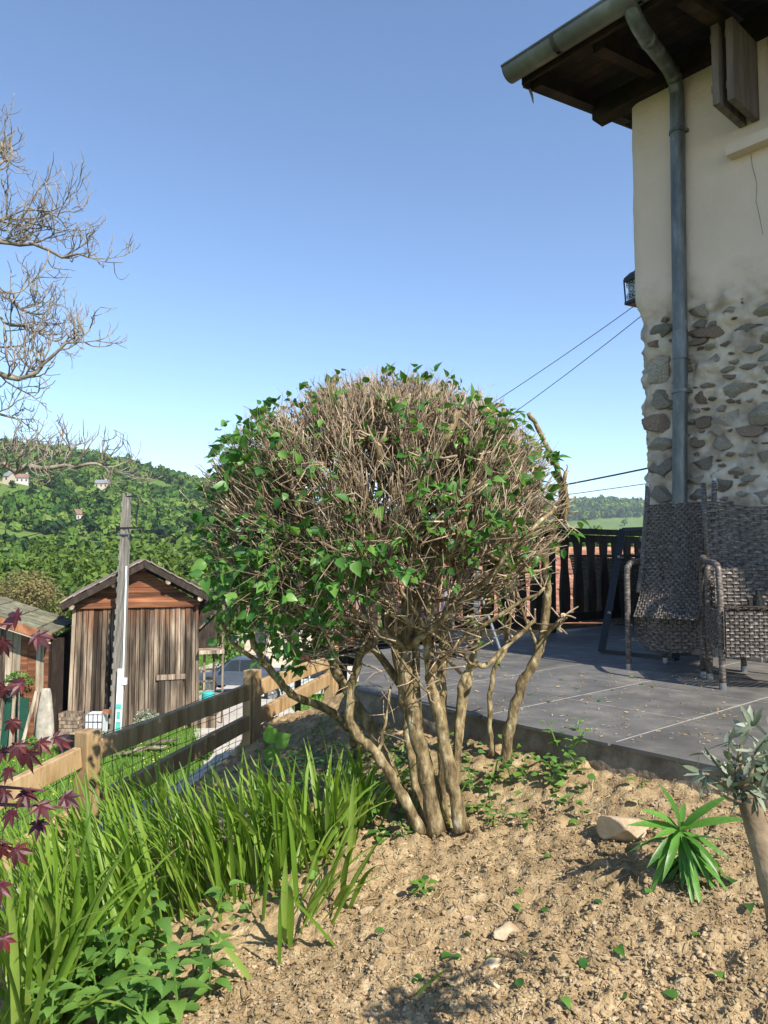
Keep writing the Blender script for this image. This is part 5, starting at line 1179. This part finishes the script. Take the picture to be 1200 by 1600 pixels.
# ------------------------------------------------------------------ strap leaved clumps
def blade(mb_, base, dr, L, w, lean, curl, twist):
    n_ = 8; hx = Vector((dr.x, dr.y, 0)); hx = hx.normalized() if hx.length > 1e-3 else Vector((1,0,0)); sd = Vector((-hx.y, hx.x, 0)); p = Vector(base); ang = R(90)-lean; rows = []
    sd = (sd*math.cos(twist)+hx*math.sin(twist)*.7).normalized()
    for i in range(n_+1):
        t_ = i/n_; d_ = hx*math.cos(ang)+Vector((0,0,math.sin(ang))); hw = w*(.55+.45*min(1,t_*3))*(1-t_**3.2)**.9*.5 if i < n_ else .0006
        nn = sd.cross(d_).normalized(); rows.append([tuple(p-sd*hw+nn*hw*.35), tuple(p), tuple(p+sd*hw+nn*hw*.35)])
        p = p+d_*(L/n_); ang -= curl*(t_**1.3)/n_*2.2
    mb_.grid(np.array(rows))
CLUMPS = [ # px, py of the base, blades, length lo/hi, mean lean direction x, lean
 (30,1640,34,.42,.62,.15,'strap leaved clump in the lower corner below the red maple'),(130,1560,30,.40,.60,-.5,'strap leaved clump beside the nettles under the red maple'),(60,1500,26,.38,.55,-.3,'strap leaved clump right under the red maple leaves'),(215,1480,30,.36,.54,-.6,'strap leaved clump leaning across the nearest fence post'),
 (310,1420,34,.34,.50,-.5,'strap leaved clump between the fence post and the nettles'),(385,1390,32,.32,.48,-.3,'strap leaved clump in the middle of the green row'),(450,1365,30,.32,.46,-.2,'strap leaved clump beside the bramble'),(510,1335,26,.28,.42,.1,'strap leaved clump nearest to the shrub stems'),(555,1300,16,.26,.38,.5,'sparse strap leaved clump at the foot of the shrub'),(480,1440,12,.22,.34,.5,'small strap leaved clump bending over the bare soil'),(250,1340,24,.34,.48,-.2,'strap leaved clump against the fence mesh'),(160,1400,24,.36,.52,-.4,'strap leaved clump before the nearest fence post')]
for (px, py, nb_, l0, l1, lx, lb) in CLUMPS:
    c = G(px, min(py,1680)); root = empty('strap_leaved_plant', c, lb, 'plant', 'strap leaved plants along the bed')
    for k in range(int(nb_*1.9)):
        bx_ = c.x+random.gauss(0,.06); by_ = c.y+random.gauss(0,.06); dr = Vector((lx*1.3-.15+random.gauss(0,.5), random.gauss(-.1,.45), 0)); mb = MB()
        blade(mb, (bx_,by_,float(gh(bx_,by_,True))-.01), dr, random.uniform(l0,l1), random.uniform(.012,.026), abs(random.gauss(.32,.26)), random.uniform(.2,1.7)*random.choice((.5,1,1)), random.uniform(-1,1)); mb.build('blade', m_blade, root, smooth=True)
# a few lone long blades in front of the stems and on the soil
for (px, py, dx, dy, L, ln, cu) in ((570,1260,.9,-.1,.34,.7,.5),(590,1250,.8,0,.26,.4,1.2),(705,1290,-.4,-.3,.22,.5,.8),(520,1420,.3,-.6,.24,.7,1.4),(545,1420,.35,-.4,.26,.5,1.5),(640,1560,.8,.1,.12,.9,.5),(400,1540,-.6,.4,.20,1.0,.3)):
    c = G(px, py); root = empty('lone_blade', c, ('single bright blade arching over the soil near the shrub foot' if py < 1400 else 'single green blade lying over the bare soil'), 'plant', 'single blades' if py < 1400 else 'single blades on soil')
    mb = MB(); blade(mb, c, Vector((dx,dy,0)), L, .022, ln, cu, .3); mb.build('blade', m_blade, root, smooth=True)

# ------------------------------------------------------------------ nettles, brambles, weeds
def nettle(c, h, label, meshes, npair, sz, name, grp, cat='plant'):
    root = empty(name, c, label, cat, grp); top = Vector(c)+Vector((random.gauss(0,.04),random.gauss(0,.04),h)); mb = MB(); mb.tube([Vector(c)-Vector((0,0,.02)), Vector(c).lerp(top,.5)+rv(.01), top], [.004,.0035,.002], 5); mb.build('stem', m_nettle, root)
    a = random.uniform(0,6)
    for k in range(npair):
        t_ = .2+.8*k/(npair-1 if npair > 1 else 1); a += R(90)+random.uniform(-.3,.3); p = Vector(c).lerp(top, t_)
        for s in (0, math.pi):
            d_ = Vector((math.cos(a+s), math.sin(a+s), random.uniform(.0,.5))); put('leaf', random.choice(meshes), frame(p+d_*.012, d_, (0,0,1), sz*(1.1-.55*abs(t_-.5))*random.uniform(.8,1.2)), root)
NT = [(150,1500),(190,1520),(230,1540),(170,1560),(210,1580),(120,1540),(260,1500),(240,1460),(190,1470),(100,1590),(160,1610),(220,1620),(280,1540),(140,1450),(300,1470),(250,1600),(330,1500),(90,1640)]
for (px, py) in NT:
    c = G(px, py+60 if py < 1580 else py+40); nettle(c, random.uniform(.12,.24), 'serrated green nettle growing among the strap leaves', net, random.randint(5,7), random.uniform(.055,.075), 'nettle', 'nettles in the lower bed')
for (px, py, h) in ((425,1290,.26),(455,1310,.20),(410,1330,.2),(475,1280,.22)):
    nettle(G(px,py), h, 'pale green bramble shoot with broad leaves among the strap leaves', brb, 4, .062, 'bramble_shoot', 'bramble shoots')
c = G(430,1265); root = empty('bramble_shoot', c, 'bramble shoot with three broad round leaflets before the dark fence post', 'plant'); hd = P(428,1165,c.y); mb = MB(); mb.tube([c, c.lerp(hd,.5)+Vector((.02,0,0)), hd], [.004,.003,.002], 5); mb.build('stem', m_lime, root)
for (tx_, ty_) in ((418,1118),(452,1140),(424,1172)):
    e = P(tx_, ty_+8, c.y-.03); put('leaf', brb[0], frame(hd.lerp(e,.1), e-hd+Vector((0,-.01,0)), (0.1,-.9,.35), .085), root)
WD = [(740,1235),(765,1250),(800,1225),(830,1215),(870,1205),(905,1200),(770,1215),(725,1210),(855,1225),(820,1195),(935,1185),(640,1320),(745,1265),(890,1215),(590,1300),(610,1320),(965,1195),(715,1245),(560,1290),(590,1260),(520,1260),(600,1240),(480,1230),(540,1230),(640,1230),(460,1260),(1000,1260),(660,1395),(770,1290)]
for (px, py) in WD:
    nettle(G(px,py), random.uniform(.025,.09), 'small low green weed sprouting from the soil', [random.choice(brb), lil[0]], random.randint(2,4), random.uniform(.025,.045), 'weed', 'small weeds in the bed')
# extra leafy weeds at the terrace footing
for (px, py) in ((885,1165),(905,1160),(870,1175)):
    nettle(G(px,py+20), .14, 'spindly green weed growing up against the terrace edge', brb, 6, .03, 'spindly_weed', 'weeds at the terrace edge')
# clippings lying on the soil
for (px, py) in ((805,1418),(853,1430),(735,1470),(808,1402),(1172,1422),(1143,1390),(815,1560),(820,1510),(690,1500),(720,1505),(760,1500),(660,1535),(905,1515),(965,1497),(945,1340),(880,1585),(695,1545),(1010,1420),(600,1480),(1085,1470),(560,1385),(930,1420),(850,1350),(1130,1540),(980,1570),(740,1400),(1060,1560)):
    c = G(px, py); z = float(soil_h(c.x, c.y)); a = random.uniform(0,6.28); o = put('fallen_leaf', random.choice(lil), frame((c.x,c.y,z+.008), (math.cos(a),math.sin(a),random.uniform(-.1,.3)), (random.gauss(0,.3),random.gauss(0,.3),1), random.uniform(.022,.036)))
    tag(o, 'small green clipped leaf lying on the bare soil', 'leaf', 'clipped leaves on the soil')
for (px, py) in ((880,1062),(1005,1068),(960,1078),(905,1075),(860,1095),(940,1095),(1020,1073),(830,1085),(985,1058),(930,1062)):
    c = DK(px, py, DZ+.004); a = random.uniform(0,6.28); o = put('fallen_leaf', random.choice(lil), frame(c, (math.cos(a),math.sin(a),.05), (random.gauss(0,.15),random.gauss(0,.15),1), random.uniform(.022,.036))); tag(o, 'small green clipped leaf lying on the slate terrace tiles', 'leaf', 'clipped leaves on the terrace')
# crumbs and twigs
deb = MB(); rd = np.random.default_rng(3)
for k in range(420):
    p = DK(rd.uniform(690,1150), rd.uniform(1045,1165), DZ+.004); loc = P0; v2 = Vector((p.x,p.y))-P0
    if v2.dot(TG) < .03: continue
    a = rd.uniform(0,6.28); L = rd.uniform(.004,.022); deb.tube([p, p+Vector((math.cos(a)*L, math.sin(a)*L, rd.uniform(0,.006)))], rd.uniform(.0008,.0022), 4)
tag(deb.build('terrace_litter', m_dry), 'dry twig crumbs scattered over the slate terrace', 'litter', kind='stuff')

# ------------------------------------------------------------------ red maple
PAL = []
for k, (a, L) in enumerate(((0,1),(38,.86),(-38,.86),(78,.62),(-78,.62),(122,.34),(-122,.34))): PAL.append((R(a), L))
def palmate():
    mb = MB()
    for a, L in PAL:
        w = .13*L+.03; ca_, sa_ = math.cos(a), math.sin(a); rows = []
        for x, h in ((.0,.05),(.25,.085),(.45,w),(.62,w*.8),(.82,w*.32),(1,0)):
            z = -.28*(x*L)**2; rows.append([tuple(((x*L)*ca_-y*sa_, (x*L)*sa_+y*ca_, z+.3*abs(y))) for y in (-h,0,h)])
        mb.grid(np.array(rows))
    me = mb.mesh('leaf'); me.materials.append(m_maple); return me
pm = palmate(); md = 1.45; mroot = P(-330,1330,md); mroot.z = float(gh(mroot.x, mroot.y))
mp_ = empty('red_maple', mroot, 'dark red palmate leaved maple reaching in from the side of the bed', 'tree')
mb = MB(); mb.tube(smoothpts([mroot, P(-330,1250,md), P(-300,1050,md)],4), np.linspace(.03,.012,9), 8); mb.build('trunk', m_treebark, mp_, smooth=True)
tips = [((-310,1060),(-100,985),(20,975)),((-310,1120),(-90,1090),(20,1080)),((-315,1180),(-80,1175),(40,1175)),((-320,1230),(-90,1225),(70,1235)),((-320,1260),(-90,1290),(20,1320)),((-320,1250),(-60,1255),(110,1262)),((-320,1300),(-110,1370),(-10,1400))]
for tpp in tips:
    p = smoothpts([P(a_,b__,md+random.uniform(-.05,.05)) for a_, b__ in tpp], 5); mb = MB(); mb.tube(p, np.linspace(.007,.0018,len(p)), 6); mb.build('branch', plain('maple_twig',(.11,.035,.04),.6), mp_, smooth=True)
ML = [(28,985,70,200,-.2),(58,1010,60,-60,.1),(8,1020,58,-120,0),(35,1085,56,-170,.2),(6,1090,55,-130,0),(20,1140,46,-100,0),(62,1175,50,-60,-.1),(28,1182,60,-90,.15),(85,1165,44,-20,0),(45,1195,62,-95,0),(95,1172,40,-30,0),(8,1190,55,-140,0),(15,1215,45,-110,0),(40,1255,58,-80,0),(8,1255,58,-120,.1),(62,1275,58,-60,0),(100,1262,56,-40,0),(62,1300,52,-100,.1),(20,1285,54,-120,0),(25,1345,62,-70,-.1),(2,1340,60,-110,0),(0,1400,60,-90,.1),(5,1480,50,-80,0),(-20,1240,60,-90,0),(-25,1010,60,-80,0),(-20,1140,60,-80,0),(-25,1330,60,-60,0)]
for k in range(70):
    px_ = random.uniform(-420,-40); ML.append((px_, 1000+random.uniform(-80,380), random.uniform(44,62), random.uniform(-200,20), random.uniform(-.2,.2)))
for (px, py, sz, ang, tl) in ML:
    d_ = md+random.uniform(-.10,.12); c = P(px, py-sz*.30, d_); a = R(ang); dr = Vector((math.cos(a)*.8+.15, random.uniform(-.45,.1), math.sin(a)*.55)); up = Vector((random.gauss(0,.3), -.75, .75+tl))
    put('leaf', pm, frame(c, dr, up, sz/F*d_*.55), mp_)

# ------------------------------------------------------------------ lance leaved plant, rock, olive
c = G(1068,1368); hd = P(1062,1298,c.y-.02); lp = empty('lance_leaved_plant', c, 'young plant with drooping bright lance shaped leaves beside the pale rock', 'plant')
mb = MB(); mb.tube([c-Vector((0,0,.02)), c.lerp(hd,.5), hd], [.007,.006,.004], 7); mb.build('stem', m_lance, lp)
for k in range(44):
    a = random.uniform(0, 2*math.pi); t_ = random.uniform(.25,1); el = random.uniform(-.6,.9) if t_ > .7 else random.uniform(-.9,.2)
    p = c.lerp(hd, t_); d_ = Vector((math.cos(a), math.sin(a), el)); put('leaf', random.choice(lan_[:2] if el < .3 else lan_), frame(p, d_, (0,0,1), random.uniform(.11,.17)*(.85 if el > .4 else 1)), lp)
for (tx_, ty_) in ((1090,1375),(1070,1372),(1110,1355),(1048,1360),(1055,1330),(1120,1335),(1030,1345),(1080,1350),(1100,1365),(1040,1310),(1148,1282),(1118,1256),(1030,1272),(1062,1250),(1010,1290)):
    e = P(tx_, ty_, c.y-.10); put('leaf', lan_[0], frame(hd, (e-hd)+Vector((0,0,.03)), (0,-.6,.8), (e-hd).length*1.02+.02), lp)
v, f = lump(4,.15,41,1.2,cut=6); c = G(985,1318); mb = MB(); mb.add(v*np.array([[.082,.07,.058]])+np.array((c.x,c.y+.03,c.z+.034)), f); tag(mb.build('rock', m_soil_stone, smooth=True), 'pale tan rock half sunk in the soil beside the lance leaved plant', 'rock')
STN = [(795,1455,.045,'flat tan stone lying in the middle of the bare soil'),(768,1512,.030,'narrow pale stone below the flat tan stone'),(735,1440,.026,'thin shard of stone left of the flat tan stone'),(770,1555,.018,'small grey stone in the shadow patch'),(575,1425,.028,'buff stone at the edge of the green row')]
for (px, py, r_, lb) in STN:
    v, f = lump(3,.2,int(px),1.3,cut=6); c = G(px, py); a = random.uniform(0,3); M3 = np.array(Matrix.Rotation(a,3,'Z')); mb = MB(); mb.add((v*np.array([[r_,r_*.6,r_*.42]])) @ M3.T+np.array((c.x,c.y,float(soil_h(c.x,c.y))+r_*.12)), f); tag(mb.build('stone', m_soil_stone, smooth=True), lb, 'stone')
oc = Vector((.735,1.10,0)); oc.z = float(gh(oc.x,oc.y)); ol = empty('olive_tree', oc, 'small olive tree with a stout grey brown trunk and silvery leaves', 'tree')
tpo = P(1158,1218,1.17); pts = smoothpts([oc-Vector((0,0,.03)), P(1262,1600,1.11), P(1214,1410,1.13), P(1187,1310,1.15), P(1171,1258,1.16), tpo],4); m_oltr = mat('olive_bark', [(0,(.10,.070,.042)),(.5,(.21,.15,.095)),(1,(.34,.27,.185))], scale=12, rough=.9, bump=.6, bscale=40, rand=0)
mb = MB(); mb.tube(pts, [.022-.007*i/(len(pts)-1)+random.uniform(-.001,.001) for i in range(len(pts))], 12); mb.build('trunk', m_oltr, ol, smooth=True)
def obr(a, b, n_):
    p = smoothpts([a, a.lerp(b,.5)+rv(.02), b],4); mb = MB(); mb.tube(p, np.linspace(.0045,.0015,len(p)), 6); mb.build('branch', m_oltr, ol, smooth=True)
    for k in range(n_):
        q_ = p[random.randrange(2,len(p))]; t_ = (b-a).normalized(); d_ = (t_*.6+rv(.9)).normalized(); put('leaf', random.choice(olv), frame(q_, d_, rv(.8)+Vector((0,0,.7)), random.uniform(.026,.044)), ol)
for (tx_, ty_, dd_, n_) in ((1085,1205,0,11),(1110,1180,.05,12),(1140,1150,-.04,14),(1175,1135,0,14),(1205,1150,.05,14),(1105,1225,-.05,10),(1130,1200,.06,12),(1180,1175,-.06,14),(1230,1180,0,14),(1195,1240,-.04,9),(1150,1195,0,12),(1240,1120,.03,14),(1270,1150,-.05,14),(1260,1080,.1,14),(1215,1195,-.08,12)):
    obr(tpo+rv(.012)-Vector((0,0,random.uniform(0,.03))), P(tx_,ty_,1.17+dd_*.8), n_+3)
for (tx_, ty_, dd_) in ((1330,1180,.1),(1340,1080,-.1),(1300,1230,.0),(1380,1120,.1),(1360,1180,-.05)):
    obr(tpo, P(tx_,ty_,1.17+dd_), 22)

# ------------------------------------------------------------------ soil clods and litter
cl = MB(); rc = np.random.default_rng(23); var1 = [lump(1,.42,900+k,1.8,cut=4) for k in range(10)]; var0 = [lump(0,.5,950+k,1.5) for k in range(8)]
Nn = 0
while Nn < 17000:
    px = rc.uniform(250,1260); py = 1205+430*rc.random()**.8; 
    p = ray(px,py); 
    if px < 560 and py < 1560-(px-250)*.55: continue
    # intersect bed approx by fixed point
    d = 2.2
    for _ in range(6):
        q_ = p*(d/p.y); zb_ = float(gh(q_.x,q_.y,True)); d = zb_/p.z*p.y
    q_ = p*(d/p.y)
    v2 = Vector((q_.x,q_.y))-P0
    if v2.dot(TG) > -.04 or d > 3.6: continue
    s = rc.lognormal(math.log(.0027), .5); s = min(s, .009); v, f = (var1 if s > .0055 else var0)[rc.integers(0,8)]
    a = rc.uniform(0,6.28); ca_, sa_ = math.cos(a), math.sin(a); vv = v*np.array([[s*rc.uniform(.8,1.5), s, s*rc.uniform(.55,.9)]]); vv = np.stack([vv[:,0]*ca_-vv[:,1]*sa_, vv[:,0]*sa_+vv[:,1]*ca_, vv[:,2]], -1)
    cl.add(vv+np.array((q_.x,q_.y,float(soil_h(q_.x,q_.y))+s*.25)), f, att=rc.random()); Nn += 1
m_clod = mat('soil_clod', [(0,(.16,.110,.056)),(.5,(.30,.217,.120)),(1,(.50,.395,.255))], scale=30, rough=1, bump=.5, bscale=160, rand=0, bdist=.004, spec=.1, macro=(1.7,.86,1.14))
tag(cl.build('soil_clods', m_clod, smooth=False, origin=(0,0,0)), 'loose crumbly clods and grit over the bare soil', 'soil', kind='stuff')
lt = MB()
for k in range(800):
    px = rc.uniform(330,1230); py = rc.uniform(1200,1600)
    if px < 560 and py < 1560-(px-250)*.55: continue
    q_ = G(px,py); a = rc.uniform(0,6.28); L = rc.uniform(.008,.04); z = float(soil_h(q_.x,q_.y))+.006; e = (q_.x+math.cos(a)*L, q_.y+math.sin(a)*L); 
    lt.tube([(q_.x,q_.y,z),((q_.x+e[0])/2,(q_.y+e[1])/2,z+.004),(e[0],e[1],float(soil_h(*e))+.006)], rc.uniform(.0007,.0018), 4)
tag(lt.build('bed_litter', m_dry, origin=(0,0,0)), 'dry straw bits and clipped twiglets strewn on the soil', 'litter', kind='stuff')
gc = MB()
for k in range(1000):       # low ground cover under the strap leaves and at the shrub foot
    px, py = (rc.uniform(-40,560), rc.uniform(1300,1640)) if k < 300 else ((rc.uniform(440,930), rc.uniform(1165,1290)) if k < 620 else (rc.uniform(400,660), rc.uniform(1120,1250)))
    if k < 300 and (py < 1640-(px+40)*.58 or py > 1720-(px+40)*.62): continue
    q_ = G(px,py); 
    if (Vector((q_.x,q_.y))-P0).dot(TG) > -.02: continue
    if q_.y > 4.3: continue
    a = rc.uniform(0,6.28); Mx = frame((q_.x,q_.y,float(soil_h(q_.x,q_.y))+rc.uniform(.005,.05)), (math.cos(a),math.sin(a),rc.uniform(-.2,.5)), (rc.normal()*.4,rc.normal()*.4,1), rc.uniform(.018,.040)); v, f = leafgeo(lil[k%4] if k%3 else brb[0]); M3 = np.array(Mx); gc.add(v @ M3[:3,:3].T+M3[:3,3], f)
tag(gc.build('ground_cover', m_nettle, smooth=True, origin=(0,0,0)), 'low leafy green ground cover under the shrub and strap leaves', 'ground cover', kind='stuff')
# ------------------------------------------------------------------ yard grass
yg = MB(); rg = np.random.default_rng(77)
def tri_blades(xx, yy, h, w):
    n_ = len(xx); z = gh(xx, yy); a = rg.uniform(0, 6.28, n_); l_ = rg.normal(size=(n_,2))*h[:,None]*.4
    v = np.empty((n_,3,3)); v[:,0] = np.stack([xx-np.cos(a)*w, yy-np.sin(a)*w, z-.02], -1); v[:,1] = np.stack([xx+np.cos(a)*w, yy+np.sin(a)*w, z-.02], -1); v[:,2] = np.stack([xx+l_[:,0], yy+l_[:,1], z+h], -1)
    yg.add(v.reshape(-1,3), np.arange(n_*3).reshape(-1,3)); yg.att.append(np.repeat(rg.random(n_), 3))
def notpath(x, y):
    cx = np.interp(y, [11,15,21,27,34,44], [1,-1.5,-3.2,-5.0,-6.6,-8.6]); return np.abs(x-cx) > 1.8
n_ = 60000; yy = rg.uniform(9, 26, n_); xx = yy*rg.uniform(-.56,-.06, n_); k_ = notpath(xx,yy); xx, yy = xx[k_], yy[k_]
dens = vnoise(xx*.8, yy*.8, 8)+vnoise(xx*.25, yy*.25, 9); k_ = dens > -.35; xx, yy, dens = xx[k_], yy[k_], dens[k_]
tri_blades(xx, yy, rg.uniform(.06,.16,len(xx))*(1.1+dens), np.full(len(xx), .014))
n_ = 26000; yy = rg.uniform(24, 60, n_); xx = yy*rg.uniform(-.50,-.05, n_); k_ = notpath(xx,yy); xx, yy = xx[k_], yy[k_]
tri_blades(xx, yy, rg.uniform(.10,.35,len(xx)), np.full(len(xx), .03))
tag(yg.build('yard_grass', m_grass, origin=(0,0,0)), 'sunlit lawn grass in the lower yard by the barn', 'grass', kind='stuff')
fl_ = MB()
for k in range(260):
    y = rg.uniform(11,22); x = y*rg.uniform(-.5,-.14); z = float(gh(x,y))+.10; v, f = ico(0); fl_.add(v*.022+np.array((x,y,z)), f)
tag(fl_.build('lawn_flowers', plain('yellow_petal',(.75,.58,.04),.6), origin=(0,0,0)), 'tiny yellow flowers dotted over the lower lawn', 'flowers', kind='stuff')

# ------------------------------------------------------------------ leaf-cloud trees
def cloud(name, seed, n, sz, m, squash=1.0, lobes=9):
    r = np.random.default_rng(seed); cs = nz(r.normal(size=(lobes,3)))*r.uniform(.25,.62,(lobes,1)); cs[:,2] *= .9; rad = r.uniform(.32,.52,lobes)
    j = r.integers(0, lobes, n); d = nz(r.normal(size=(n,3))); p = cs[j]+d*(rad[j]*r.uniform(.55,1.06,n)**.6)[:,None]; p[:,2] *= squash
    nn = nz(d+r.normal(size=(n,3))*.7+np.array((0,0,.3))); u = nz(np.cross(nn, r.normal(size=(n,3)))); w = np.cross(nn, u); s = sz*r.uniform(.6,1.3,n)[:,None]
    v = np.stack([p-u*s, p+w*s*.55, p+u*s, p-w*s*.55], 1).reshape(-1,3); mb = MB(); mb.add(v, np.arange(n*4).reshape(-1,4)); me = mb.mesh(name); me.materials.append(m); return me
crowns = [cloud('crown', 500+k, 4600, .050, m_foliage, 1.05) for k in range(3)]
bronze = cloud('crown', 520, 5200, .034, m_brownbush, .85); shr = [cloud('foliage', 540+k, 700, .10, m_nettle if k else m_olive, .9) for k in range(2)]
def tree(px, d, r, h, label, me, grp, rz, trunk=True):
    x = (px-600)/F*d; z = float(gh(x,d)); root = empty('broadleaf_tree', (x,d,z), label, 'tree', grp)
    mb = MB(); mb.tube([(x,d,z-.3),(x+.1*r,d,z+h*.4),(x-.05*r,d,z+h*.75)], [r*.07,r*.05,r*.02], 8); mb.build('trunk', m_treebark, root, smooth=True)
    for k in range(4):
        a = k*1.6+rz; mb = MB(); mb.tube([(x+.08*r,d,z+h*.4),(x+math.cos(a)*r*.35,d+math.sin(a)*r*.35,z+h*.62)], [r*.03,r*.012], 6); mb.build('limb', m_treebark, root)
    put('crown', me, Matrix.Translation((x,d,z+h-r*.78)) @ Matrix.Rotation(rz,4,'Z') @ Matrix.Scale(r*1.02,4), root)
TR = [(190,52,5.2,None,858),(268,60,5.6,None,838),(140,64,5.6,None,862),(330,64,5.0,None,856),(40,56,4.0,None,900),(230,80,6.0,None,835),(90,84,6.0,None,850),(380,74,5.5,None,850),(440,84,6.0,None,850),(300,44,3.2,None,905),(-40,66,6,None,870),(500,90,6.5,None,850),(560,96,6.5,None,850),(350,92,6,None,840)]
for i, (px, d, r, _, ty) in enumerate(TR):
    x = (px-600)/F*d; z = float(gh(x,d)); ztop = P(px, ty, d).z; h = max(ztop-z, r*1.6); near = i in (0,1,2,3)
    tree(px, d, r, h, ('full green broadleaf tree rising directly behind the barn roof','bright green tree right of the barn ridge behind its roof','tall green tree between the barn roof and the bronze bush','green tree behind the barn loft')[i] if near else 'green broadleaf tree in the belt at the foot of the hill', crowns[i%3], None if near else 'trees at the foot of the hill', i*1.3)
x, d = (40-600)/F*38, 38.0; z = float(gh(x,d)); root = empty('bronze_bush', (x,d,z), 'bronze brown leafing bush spreading behind the shed roof', 'bush')
mb = MB(); mb.tube([(x,d,z-.2),(x+.2,d,z+2.4)], [.14,.06], 8); mb.build('trunk', m_treebark, root); put('crown', bronze, Matrix.Translation((x,d,P(40,925,d).z-.4)) @ Matrix.Diagonal((2.7,2.4,2.2,1)), root)
for (px, py, d, r, k, lb) in ((225,1118,22.9,.55,0,'grey green bush growing against the barn wall'),(150,1138,21.4,.36,0,'silvery plant in a pot in front of the white tank'),(28,1060,21.2,.46,1,'green climber on the shed wall above the green door'),(50,1135,21.0,.34,1,'low green bush at the foot of the shed pier'),(115,1060,26.5,.6,1,'green bush between the shed and the barn'),(98,1085,28,.7,1,'grassy green bush on the bank behind the shed'),(318,1140,20.0,.42,1,'yellow green bush beyond the fence rail'),(205,1148,21.0,.24,1,'small leafy plant by the planks'),(120,1020,32,1.2,1,'wide green bush on the bank past the barn'),(370,1010,48,1.4,1,'green bush in front of the village houses'),(515,1040,14,.7,1,'green bush beyond the red stair')):
    c = P(px,py,d); gz2 = float(gh(c.x,d)); climb = 'climber' in lb; z = c.z if climb else gz2+r*.72
    root = empty('bush', (c.x,d,gz2), lb, 'bush'); put('foliage', shr[k], Matrix.Translation((c.x,d,z)) @ Matrix.Rotation(px,4,'Z') @ Matrix.Scale(r,4), root)
    mb = MB(); mb.tube([(c.x,d+(.1 if climb else 0),gz2-.05),(c.x+.05,d,z)], [.03,.012], 6); mb.build('stem', m_treebark, root)

# ------------------------------------------------------------------ wooded hills
def forest(name, pts, sizes, nq, qs, label, seed, squash=(.9,1.3)):
    """every tree a ragged dome of leaf masses"""
    r = np.random.default_rng(seed); N = len(pts); var = []
    for k in range(10):
        lob = nz(r.normal(size=(5,3)))*r.uniform(.2,.55,(5,1)); lr = r.uniform(.4,.62,5); j = r.integers(0,5,nq); d = nz(r.normal(size=(nq,3))); d[:,2] = np.where(d[:,2] < -.2, -d[:,2], d[:,2])
        p = lob[j]+d*lr[j][:,None]*r.uniform(.75,1.08,(nq,1)); nn = nz(d+r.normal(size=(nq,3))*.45); u = nz(np.cross(nn, r.normal(size=(nq,3)))); w = np.cross(nn, u); s = qs*r.uniform(.6,1.35,(nq,1))
        var.append(np.stack([p-u*s, p+w*s*.7, p+u*s, p-w*s*.7], 1).reshape(-1,3))
    V = np.empty((N, nq*4, 3)); A = np.empty((N, nq*4)); P_ = np.array(pts); S_ = np.array(sizes)
    for i in range(N):
        v = var[r.integers(0,10)]; a = r.uniform(0,6.28); ca_, sa_ = math.cos(a), math.sin(a); s = S_[i]; hz_ = s*r.uniform(*squash)
        V[i] = np.stack([(v[:,0]*ca_-v[:,1]*sa_)*s, (v[:,0]*sa_+v[:,1]*ca_)*s, v[:,2]*hz_+hz_*.6], -1)+P_[i]
        A[i] = float(np.clip(.45+.5*vnoise(P_[i,0]*.02,P_[i,1]*.02,3)*2+r.normal()*.24, 0, .999))
    mb = MB(); mb.add(V.reshape(-1,3), np.arange(N*nq*4).reshape(-1,4)); mb.att.append(A.ravel()); return tag(mb.build(name, m_forest, origin=(0,0,0)), label, 'forest', kind='stuff')
pts, sz = [], []; rf_ = np.random.default_rng(31)
while len(pts) < 7000:
    y = 84+rf_.random()**.8*400; x = y*rf_.uniform(-.66,.12) if rf_.random() < .84 else y*rf_.uniform(-1.25,-.66)
    mead = float(vnoise(x*.016,y*.010,41)+.5*vnoise(x*.05,y*.03,42))
    if mead > .33: continue
    z = float(gh(x,y)); px_ = 600+F*x/y; py_ = 872-F*z/y
    if -60 < px_ < 95 and 764 < py_ < 790: continue                      # the long meadow
    if any((abs(px_-(600+F*h_.x/h_.y)) < 13 and -4 < py_-(872-F*h_.z/h_.y) < 14) for h_ in HOUSES): continue
    pts.append((x,y,z)); sz.append(rf_.uniform(1.7,3.9)*(1+.25*(y > 380)))
forest('hillside_forest', pts, sz, 72, .27, 'dense mixed green woodland covering the hillside', 4)
pts, sz = [], []
while len(pts) < 2600:
    y = rf_.uniform(650,1560); x = y*rf_.uniform(.16,.46)
    top_ = 1190+40*float(vnoise(x*.01,0,3)); 
    if 930+60*float(vnoise(x*.012,5,6)) < y < top_ and rf_.random() < .985: continue
    if y < 900 and rf_.random() < .5: continue
    pts.append((x,y,float(gh(x,y)))); sz.append(rf_.uniform(5,9))
forest('distant_forest', pts, sz, 26, .45, 'bluish wooded ridge far beyond the terrace railing', 5)
pts, sz = [], []
for k in range(200):
    y = rf_.uniform(60,330); x = y*rf_.uniform(.10,.42); pts.append((x,y,float(gh(x,y)))); sz.append(rf_.uniform(2.5,4.5))
forest('valley_trees', pts, sz, 420, .13, 'belt of green trees in the valley behind the railing', 6)
# ------------------------------------------------------------------ air
hz = MB(); hz.box((0,1480,80), (3600,3200,200)); hzo = hz.build('haze', bpy.data.materials.new('haze_air'), origin=(0,0,0)); hzo['kind'] = 'stuff'; hzo['label'] = 'thin pale summer haze in the valley air'; hzo['category'] = 'haze'
m = hzo.data.materials[0]; n, l = nodes(m); out = n.new('ShaderNodeOutputMaterial'); pv = n.new('ShaderNodeVolumePrincipled'); pv.inputs['Density'].default_value = .00016; pv.inputs['Color'].default_value = (.80,.88,1,1); l.new(pv.outputs[0], out.inputs['Volume'])
hzo.display_type = 'WIRE'
